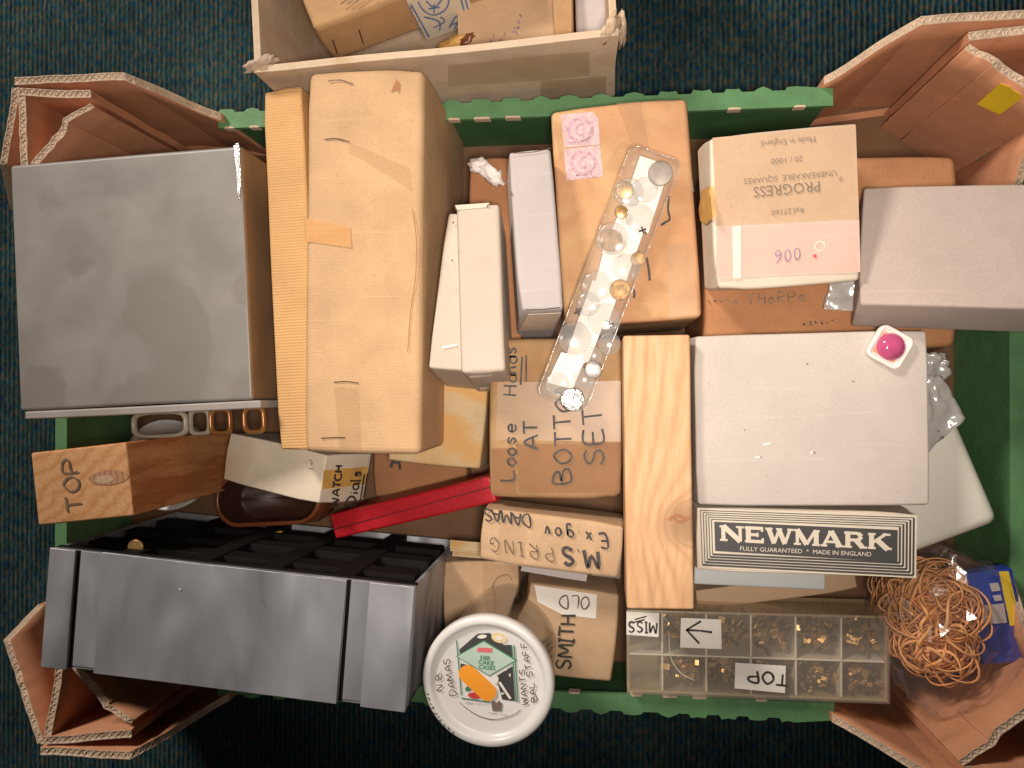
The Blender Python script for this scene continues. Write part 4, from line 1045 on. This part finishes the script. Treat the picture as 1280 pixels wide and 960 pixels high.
rcz = box_thing('red_case', 'thin red leatherette case standing on its long edge', 'case',
                ((411, 644), (614, 594), (618, 622), (421, 679)), (.088, .106, .106, .088), .055, M['red'], .0022, .0002, 3)
rf_ = Face(rcz, 'T'); 
ink(rcz, [[(416, 662), (520, 634), (616, 608)]], M['darkred'], rf_, 1.4, .0004, 'lid_seam', False)
L, W, h = dims(rcz)
link('lid_seam', rbox(.0006, .0008, h * .96, 0, 1, 0, 0), M['darkred'], rcz, Matrix.Translation((-L / 2 - .0002, 0, h * .02)))

# ------------------------------------------------------------------ MS spring box, SMITHS box, low kraft boxes
ms = box_thing('spring_box', 'small tan box handwritten M.SPRING upside down', 'box',
               ((603, 632), (781, 659), (776, 725), (596, 701)), .124, .045, M['kraft_pale'], .002, .0005)
mf = Face(ms, 'T')
decal(ms, 'tape_strip', [(746, 655), (779, 659), (775, 723), (740, 719)], M['tape'], mf, .0004)
decal(ms, 'tape_strip', [(626, 637), (660, 642), (654, 708), (620, 704)], M['tape'], mf, .0004)
dr = Vector((-178, -25)).normalized()
def w180(t_, p_, s_, wd, mt='ink', gp=.2):
    write(ms, t_, p_, dr * s_, Vector((-dr.y, dr.x)) * -s_ * .9 if False else Vector((.12, .99)) * s_ * .95, M[mt], mf, wd, gp, .0012)
w180('M.S', (748, 690), 23, 3.6, 'ink', .3)
w180('PRING', (690, 683), 18, 1.4, 'pencil', .42)
w180('Ex.gov', (757, 668), 18, 2.2, 'ink', .40)
w180('DAMAS', (662, 643), 16, 2.0, 'ink', .12)
sm = box_thing('smiths_box', 'tan box with white OLD label and black SMITHS lettering', 'box',
               ((655, 727), (772, 743), (768, 862), (655, 833)), (.095, .091, .091, .095), .08, M['kraft_pale'], .002, .0006)
sfc = Face(sm, 'T')
decal(sm, 'white_label', [(668, 731), (746, 743), (745, 773), (703, 768), (672, 752)], M['paper'], sfc, .0003)
write(sm, 'OLD', (737, 747), Vector((-1, -.1)) * 17, Vector((-.05, 1)) * 15, M['pencil'], sfc, 1.6, .2, .0009)
write(sm, 'SMITH', (713, 836), (2, -20), (-18, -1), M['ink'], sfc, 2.4, .12, .0009)
k1 = box_thing('low_kraft_box', 'small kraft box between the dark cabinet and the round tub', 'box',
               ((552, 699), (648, 703), (650, 800), (556, 800)), .070, .055, M['kraft_pale'], .0015, .0006)
k1f = Face(k1, 'T')
decal(k1, 'tape_strip', [(604, 703), (646, 705), (648, 745), (604, 745)], M['tape'], k1f, .0004)
ink(k1, [[(614, 736), (622, 722), (634, 718), (640, 724)]], M['pencil'], k1f, .9, .0008, 'pencil_marks')
for k in range(4):
    box_thing('index_card', ('topmost card of the small stack under the spring box', 'second card of the small stack under the spring box', 'third card of the small stack under the spring box', 'lowest card of the small stack under the spring box')[k],
              'card', ((560 + k, 676 + k * 3), (640, 680 + k * 3), (640, 690 + k * 3), (558 + k, 688 + k * 3)), .078 - k * .0022, .0014, M['stained'], .0002, .0003, 1, 'stack of cards under the spring box')
box_thing('grey_envelope', 'pale grey folded paper tucked under the spring box', 'envelope', ((650, 700), (736, 712), (733, 727), (648, 714)), .094, .003, M['lilac'], .0006, .0006)

# ------------------------------------------------------------------ round tub with printed lid
LZ = .152; lc = P(609, 853, LZ); LR = .0372
tilt = Matrix.Rotation(.05, 4, 'X') @ Matrix.Rotation(-.05, 4, 'Y')
tub = link('round_tub', None, None, None, Matrix.Translation(lc - (tilt.to_3x3() @ Vector((0, 0, LZ - .045)))) @ tilt); tag(tub, 'round clear tub with a printed white lid and orange sticker', 'tub')
hh = LZ - .045
tm2 = tub.matrix_basis
link('container', lathe([(0, 0), (.029, 0), (.031, .002), (.0350, hh - .012), (.0362, hh - .010), (.0362, hh - .004), (.0340, hh - .004), (.0330, hh - .012), (.029, .003), (0, .002)], 56), M['tub'], tub)
bag_o = torn(tub, 'brown_paper_lining', (0, 0, hh * .5), (.0255, .0255, hh * .40), M['brownpaper'], 2.7)
lid = link('lid', lathe([(.0372, hh - .007), (.0378, hh - .006), (.0378, hh - .001), (.0366, hh + .0006), (.0338, hh + .0006), (.0326, hh - .0004), (.0318, hh - .0024), (.0300, hh - .0030), (0, hh - .0028)], 72), M['white_plastic'], tub)
class Disc(Face):
    def __init__(s, M_, z):
        s.mi = M_.inverted(); s.n = Vector((0, 0, 1)); s.p = M_ @ Vector((0, 0, z)); s.nw = M_.to_3x3() @ s.n
df = Disc(tm2, hh - .0028)
def lp(pts, mat, lift, name='print'):
    return link(name, done(prism([df(x, y, lift) for x, y in pts], (0, 0, .00012)), name, False), M[mat], lid)
lp([(574, 812), (597, 792), (612, 791), (630, 806), (640, 806), (641, 826), (607, 812), (576, 820)], 'charcoal', .0002)
lp([(620, 845), (641, 832), (644, 876), (628, 874), (624, 860)], 'charcoal', .0003)
lp([(576, 829), (590, 832), (584, 842), (576, 846)], 'charcoal', .0003)
lp([(570, 820), (605, 800), (647, 825), (612, 845)], 'greenprint', .0004)
lp([(572, 820), (605, 801.5), (644, 825), (612, 843.5)], 'mint', .0006)
lp([(597.5, 808.5), (616, 809.5), (615.5, 815), (597, 814)], 'pinkprint', .0009)
lp(ngon(624, 797, 10, 6, 18, .3), 'sand', .0005); lp(ngon(624, 797, 5, 3, 14, .3), 'paper', .0008)
lp(ngon(594, 869, 9, 4, 16, .1), 'redprint', .0005); lp(ngon(588, 859, 7, 3.5, 14, -.5), 'greenprint', .0005)
lp(ngon(620, 849, 3.5, 5, 14, .3), 'paper', .0009); lp([(623, 852), (626, 851), (640, 872), (637, 873)], 'paper', .0010)
lp(ngon(603, 795, 6, 2.4, 12, -.1), 'paper', .0009); lp([(630, 836), (634, 834), (633, 838)], 'paper', .0009); lp([(636, 842), (639, 841), (638, 846)], 'paper', .0009); lp(ngon(628, 866, 3, 1.6, 10), 'mint', .0009)
for a, b in (((571, 800), (577, 868)), ((640, 806), (646, 877)), ((643, 806), (648, 877)), ((577, 872), (612, 877))):
    ink(lid, [[a, b]], M['greenprint'], df, 1.4, .0007, 'print', False)
type_text(lid, '100', (606, 821.5), (1, .09), 8, M['greenprint'], df, .0012, 1.1, .02)
type_text(lid, 'CAKE', (608, 827.5), (1, .09), 7, M['greenprint'], df, .0012, 1.1, .02)
type_text(lid, 'CASES', (609, 833.5), (1, .09), 7, M['greenprint'], df, .0012, 1.1, .02)
cap = []
d_ = Vector((27, 26)).normalized(); nn = Vector((-d_.y, d_.x)); A, B = Vector((585, 841)), Vector((610, 864))
for k in range(9):
    t = math.pi / 2 + math.pi * k / 8; cap.append(A + d_ * math.cos(t) * 11 + nn * math.sin(t) * 11)
for k in range(9):
    t = -math.pi / 2 + math.pi * k / 8; cap.append(B + d_ * math.cos(t) * 11 + nn * math.sin(t) * 11)
lp([(p.x, p.y) for p in cap], 'orange', .0013, 'orange_sticker')
lp([(614, 877), (617, 875), (621, 878), (624, 875), (628, 879), (627, 888), (616, 888)], 'print', .0006, 'crest_print')
for k, w in enumerate((38, 26)): ink(lid, scrawl((582 + k * 28, 878 + k * 12), (612 + k * 22, 880 + k * 13), 1.6, 12 - 5 * k), M['print'], df, .6, .0007, 'small_print')
ink(lid, [[(575, 878), (594, 892), (618, 899), (642, 893), (651, 886)]], M['print'], df, .8, .0006, 'print')
write(lid, 'N.B.', (554, 862), (-1, -12), (-7, 1), M['pencil'], df, 1.0, .25, .001, 'handwriting')
write(lid, 'DAMAS', (571, 868), (-2, -11), (-8, 1), M['pencil'], df, 1.0, .25, .001, 'handwriting')
write(lid, 'WANTS', (660, 880), (-1, -11), (-7, 0), M['pencil'], df, 1.0, .2, .001, 'handwriting')
write(lid, 'BAL STAFF', (672, 876), (-2, -11), (-7, 1), M['pencil'], df, 1.0, .2, .001, 'handwriting')
df2 = Disc(tm2, hh + .0006)
for a in [2.95 - .085 * i for i in range(10)]:
    pc = Vector((609 + 75 * math.cos(a), 853 + 75 * math.sin(a)))
    ink(lid, scrawl(pc - Vector((1.5, 2.5)), pc + Vector((1.5, 2.5)), 4, 1), M['pencil'], df2, .9, .0004, 'handwriting')

# ------------------------------------------------------------------ dark grey parts cabinet, lower left
ctr, u, v, n, L, W = frame(((67, 688), (517, 731), (509, 884), (48, 836)), .160)
DH = .140
dc = link('parts_cabinet', None, None, None, mat_from(ctr - n * DH, u, v, n)); tag(dc, 'dark grey plastic parts cabinet lying with its empty cells facing inwards', 'cabinet')
dc['dims'] = (L, W, DH)
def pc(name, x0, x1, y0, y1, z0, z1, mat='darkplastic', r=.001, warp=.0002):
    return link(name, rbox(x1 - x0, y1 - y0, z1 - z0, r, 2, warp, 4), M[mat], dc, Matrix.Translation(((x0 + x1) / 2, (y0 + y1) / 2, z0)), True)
X = lambda f: -L / 2 + L * f
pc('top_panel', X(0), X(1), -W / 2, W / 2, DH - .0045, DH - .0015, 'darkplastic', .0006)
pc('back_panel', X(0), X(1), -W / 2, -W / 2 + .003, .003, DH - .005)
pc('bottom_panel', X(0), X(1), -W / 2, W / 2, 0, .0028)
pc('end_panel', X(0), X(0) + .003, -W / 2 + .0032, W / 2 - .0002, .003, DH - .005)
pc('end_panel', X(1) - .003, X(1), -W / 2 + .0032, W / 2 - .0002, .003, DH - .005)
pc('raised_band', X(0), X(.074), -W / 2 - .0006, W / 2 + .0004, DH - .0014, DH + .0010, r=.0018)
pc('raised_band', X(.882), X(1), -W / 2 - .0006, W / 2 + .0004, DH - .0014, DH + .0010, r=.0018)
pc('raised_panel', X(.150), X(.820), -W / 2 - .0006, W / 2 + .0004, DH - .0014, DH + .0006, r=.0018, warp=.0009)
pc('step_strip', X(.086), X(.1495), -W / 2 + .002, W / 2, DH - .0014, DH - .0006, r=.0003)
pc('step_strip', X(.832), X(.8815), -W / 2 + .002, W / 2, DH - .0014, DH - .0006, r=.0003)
pc('groove', X(.0745), X(.0855), -W / 2 + .0005, W / 2, DH - .0014, DH - .0012, 'blackplastic', 0, 0)
pc('groove', X(.8205), X(.8315), -W / 2 + .0005, W / 2, DH - .0014, DH - .0012, 'blackplastic', 0, 0)
for k in range(1, 5):
    x = X(k / 5); pc('divider', x - .006, x + .006, -W / 2 + .0034, W / 2 + .0002, .003, DH - .0048, 'blackplastic', .0006)
for k in range(1, 4):
    z = DH - .004 - k * .038
    for c in range(5):
        pc('shelf', X(c / 5) + .0062, X((c + 1) / 5) - .0062, -W / 2 + .0034, W / 2 - .0004, z, z + .016, 'blackplastic', .0005)
pc('front_lip', X(0), X(1), W / 2 - .004, W / 2 + .0006, DH - .0090, DH - .0048, 'blackplastic', .0008)
dcf = Face(dc, 'T', .0004)
for ln_ in ([(372, 744), (381, 752), (385, 775), (384, 790)], [(327, 748), (334, 760)]):
    ink(dc, [ln_], M['darkedge'], dcf, .4, .0006, 'scratch')
ink(dc, [[(225, 735), (226, 737)]], M['paper'], dcf, 1.6, .0006, 'speck')
o = link('clear_clip', done(dish_mesh(.034, .010, .003, .006, .0012, .001), 'clip'), M['clear'], None, Matrix.Translation(P(130, 850, .118)) @ Matrix.Rotation(-.1, 4, 'Z')); tag(o, 'small clear plastic cap showing below the dark cabinet edge', 'cap')
o = link('brass_stud', lathe([(.005, 0), (.005, .0006), (.004, .001), (0, .0011)], 24), M['brassparts'], None, Matrix.Translation(P(170, 684, .142))); tag(o, 'small brass stud at the inner edge of the dark cabinet', 'stud')

# ------------------------------------------------------------------ compartment box
ctr, u, v, n, L, W = frame(((783, 762), (1110, 773), (1114, 886), (785, 862)), .098)
CH = .042
cb = link('compartment_box', None, None, None, mat_from(ctr - n * CH, u, v, n)); tag(cb, 'hazy clear compartment box with small brass parts and white stickers', 'parts box'); cb['dims'] = (L, W, CH)
def cp(name, x0, x1, y0, y1, z0, z1, mat, r=.0008):
    return link(name, rbox(x1 - x0, y1 - y0, z1 - z0, r, 2, .0002, 3), M[mat], cb, Matrix.Translation(((x0 + x1) / 2, (y0 + y1) / 2, z0)), True)
t = .0018
cp('base', -L / 2, L / 2, -W / 2, W / 2, 0, .002, 'boxside')
cp('side_wall', -L / 2, L / 2, W / 2 - t, W / 2, .0022, CH - .003, 'boxside'); cp('side_wall', -L / 2, L / 2, -W / 2, -W / 2 + t, .0022, CH - .003, 'boxside')
cp('side_wall', -L / 2, -L / 2 + t, -W / 2 + t + .0002, W / 2 - t - .0002, .0022, CH - .003, 'boxside'); cp('side_wall', L / 2 - t, L / 2, -W / 2 + t + .0002, W / 2 - t - .0002, .0022, CH - .003, 'boxside')
cp('divider', -L / 2 + t, L / 2 - t, -.0006 - .002, .0006 - .002, .0022, CH - .0032, 'divider', .0003)
for k in range(1, 6):
    x = -L / 2 + L * (.14 + .172 * (k - 1)); 
    for yy in ((-W / 2 + t, -.0028), (-.0012, W / 2 - t)): cp('divider', x - .0006, x + .0006, yy[0], yy[1], .0022, CH - .0032, 'divider', .0003)
lidc = cp('lid', -L / 2 - .0004, L / 2 + .0004, -W / 2 - .0004, W / 2 + .0004, CH - .0028, CH, 'boxlid', .0012)
cbf = Face(cb, 'T')
# heaps of tiny parts in the cells
for c in range(1, 6):
    for rw in (0, 1):
        x0 = -L / 2 + L * (.14 + .172 * (c - 1)); x1 = min(x0 + L * .172, L / 2 - t); y0, y1 = ((-W / 2 + t, -.003), (-.001, W / 2 - t))[rw]
        bm = bmesh.new()
        for k in range(190):
            px_, py_ = random.gauss((x0 + x1) / 2, (x1 - x0) * .19), random.gauss((y0 + y1) / 2, (y1 - y0) * .19)
            px_ = min(max(px_, x0 + .002), x1 - .002); py_ = min(max(py_, y0 + .002), y1 - .002)
            s = random.uniform(.0007, .0019)
            mt = Matrix.Translation((px_, py_, random.uniform(.016, .036))) @ Matrix.Rotation(random.uniform(0, 6), 4, (random.random(), random.random(), .3)) @ Matrix.Diagonal((s * random.uniform(.6, 1.8), s, s * .4, 1))
            g = bmesh.ops.create_cube(bm, size=2, matrix=mt)
            mi = 0 if random.random() < .55 else 1
            for f in {f for vv in g['verts'] for f in vv.link_faces}: f.material_index = mi
        hp = link('small_parts', done(bm, 'parts', False), [M['brassparts'], M['darkparts']], cb); hp['kind'] = 'stuff'
for nm, q in (('arrow_sticker', [(851, 772), (901, 774), (902, 811), (850, 809)]), ('top_sticker', [(919, 828), (982, 832), (981, 866), (918, 860)]), ('end_sticker', [(783, 764), (824, 766), (823, 796), (783, 793)])):
    decal(cb, nm, q, M['paper'], cbf, .0003)
ink(cb, [[(858, 787), (875, 788), (890, 790)]], M['ink'], cbf, 3.0, .0008, 'arrow', False)
ink(cb, [[(876, 776), (858, 787), (874, 804)]], M['ink'], cbf, 3.0, .0008, 'arrow', False)
write(cb, 'TOP', (985, 843), (-23, -2.5), (-.5, 14), M['ink'], cbf, 2.3, .22, .0008)
write(cb, 'MISS', (821, 778), (-12, -.5), (0, 13), M['ink'], cbf, 1.8, .22, .0008)
ink(cb, [[(790, 778), (806, 774)], [(793, 774), (808, 770)]], M['ink'], cbf, 1.4, .0008)
ink(cb, [[(836, 790), (838, 820), (850, 840), (868, 850)]], M['clip'], cbf, 1.2, .0006, 'scratch')
# second amber box behind it
box_thing('amber_box', 'amber plastic box lying low behind the hazy compartment box', 'box',
          ((866, 722), (1068, 730), (1084, 752), (866, 748)), .072, .05, M['tan_label'], .006, .0003, 4)

# ------------------------------------------------------------------ bag of rubber bands with a blue packet
def band(bm, c, r1, r2, rot, w=.0009, n=26):
    ring = []; ph = random.uniform(0, 6)
    for i in range(n):
        a = i * 2 * math.pi / n
        p = Vector((r1 * math.cos(a), r2 * math.sin(a), .002 * math.sin(2 * a + ph) + .0015 * math.sin(3 * a))); t_ = Vector((-r1 * math.sin(a), r2 * math.cos(a), 0)).normalized(); o_ = Vector((t_.y, -t_.x, 0))
        ring.append([bm.verts.new(c + rot @ (p + o_ * sx_ * w * .4 + Vector((0, 0, sz_ * w)))) for sx_, sz_ in ((-1, -1), (1, -1), (1, 1), (-1, 1))])
    for i in range(n):
        for k in range(4): bm.faces.new((ring[i][k], ring[(i + 1) % n][k], ring[(i + 1) % n][(k + 1) % 4], ring[i][(k + 1) % 4]))
bc = P(1165, 775, .095)
bm = bmesh.new()
from mathutils import Euler
for k in range(300):
    a = random.uniform(0, 6.283); rr = math.sqrt(random.random()); zz = random.uniform(-.060, .016) if k % 3 == 0 else random.uniform(-.018, .016)
    f = math.sqrt(max(.05, 1 - (zz / (.03 if zz > 0 else .075)) ** 2))
    c = Vector((rr * math.cos(a) * .014 * f, rr * math.sin(a) * .026 * f, zz))
    band(bm, c, random.uniform(.007, .014), random.uniform(.008, .018), Euler((random.gauss(0, .5), random.gauss(0, .5), random.uniform(0, 6))).to_matrix())
o = link('rubber_bands', done(bm, 'bands'), M['rubber'], None, Matrix.Translation(bc)); tag(o, 'tangled mass of orange rubber bands inside the clear bag', 'rubber bands', None, 'stuff')
bm = bmesh.new(); bmesh.ops.create_icosphere(bm, subdivisions=4, radius=1)
for v_ in bm.verts:
    d = v_.co.normalized(); k = 1 + .10 * noise.noise(d * 2.0) + .12 * (1 - abs(noise.noise(d * 3.5 + Vector((3, 1, 0)))) * 2.5) + .07 * noise.noise(d * 8) + .03 * noise.noise(d * 17)
    p = Vector((d.x * .036, d.y * .047, d.z * (.027 if d.z > 0 else .068))) * k
    p.x += -.25 * p.y * 0 + (.012 if d.x > .3 else 0) * (d.x - .3)
    v_.co = p
o = link('clear_bag', done(bm, 'bag', False), M['bag'], None, Matrix.Translation(P(1180, 785, .097)) @ Matrix.Rotation(.12, 4, 'Z')); tag(o, 'crinkled clear plastic bag around the rubber bands', 'bag')
bpk = box_thing('blue_packet', 'dark blue card packet with a yellow stripe under the clear bag', 'packet',
                ((1205, 716), (1262, 713), (1292, 826), (1232, 832)), .100, .012, M['packblue'], .0008, .0003, 2, None, 9, 0.0, .0006)
bkf = Face(bpk, 'T')
decal(bpk, 'yellow_stripe', [(1248, 714), (1260, 714), (1276, 780), (1262, 782)], M['packyellow'], bkf, .0004)
for q in ([(1236, 729), (1247, 728), (1250, 738), (1239, 739)], [(1240, 744), (1250, 743), (1252, 750), (1243, 751)], [(1222, 757), (1254, 754), (1258, 778), (1228, 780)]):
    decal(bpk, 'white_print', q, M['lilac'], bkf, .0005)
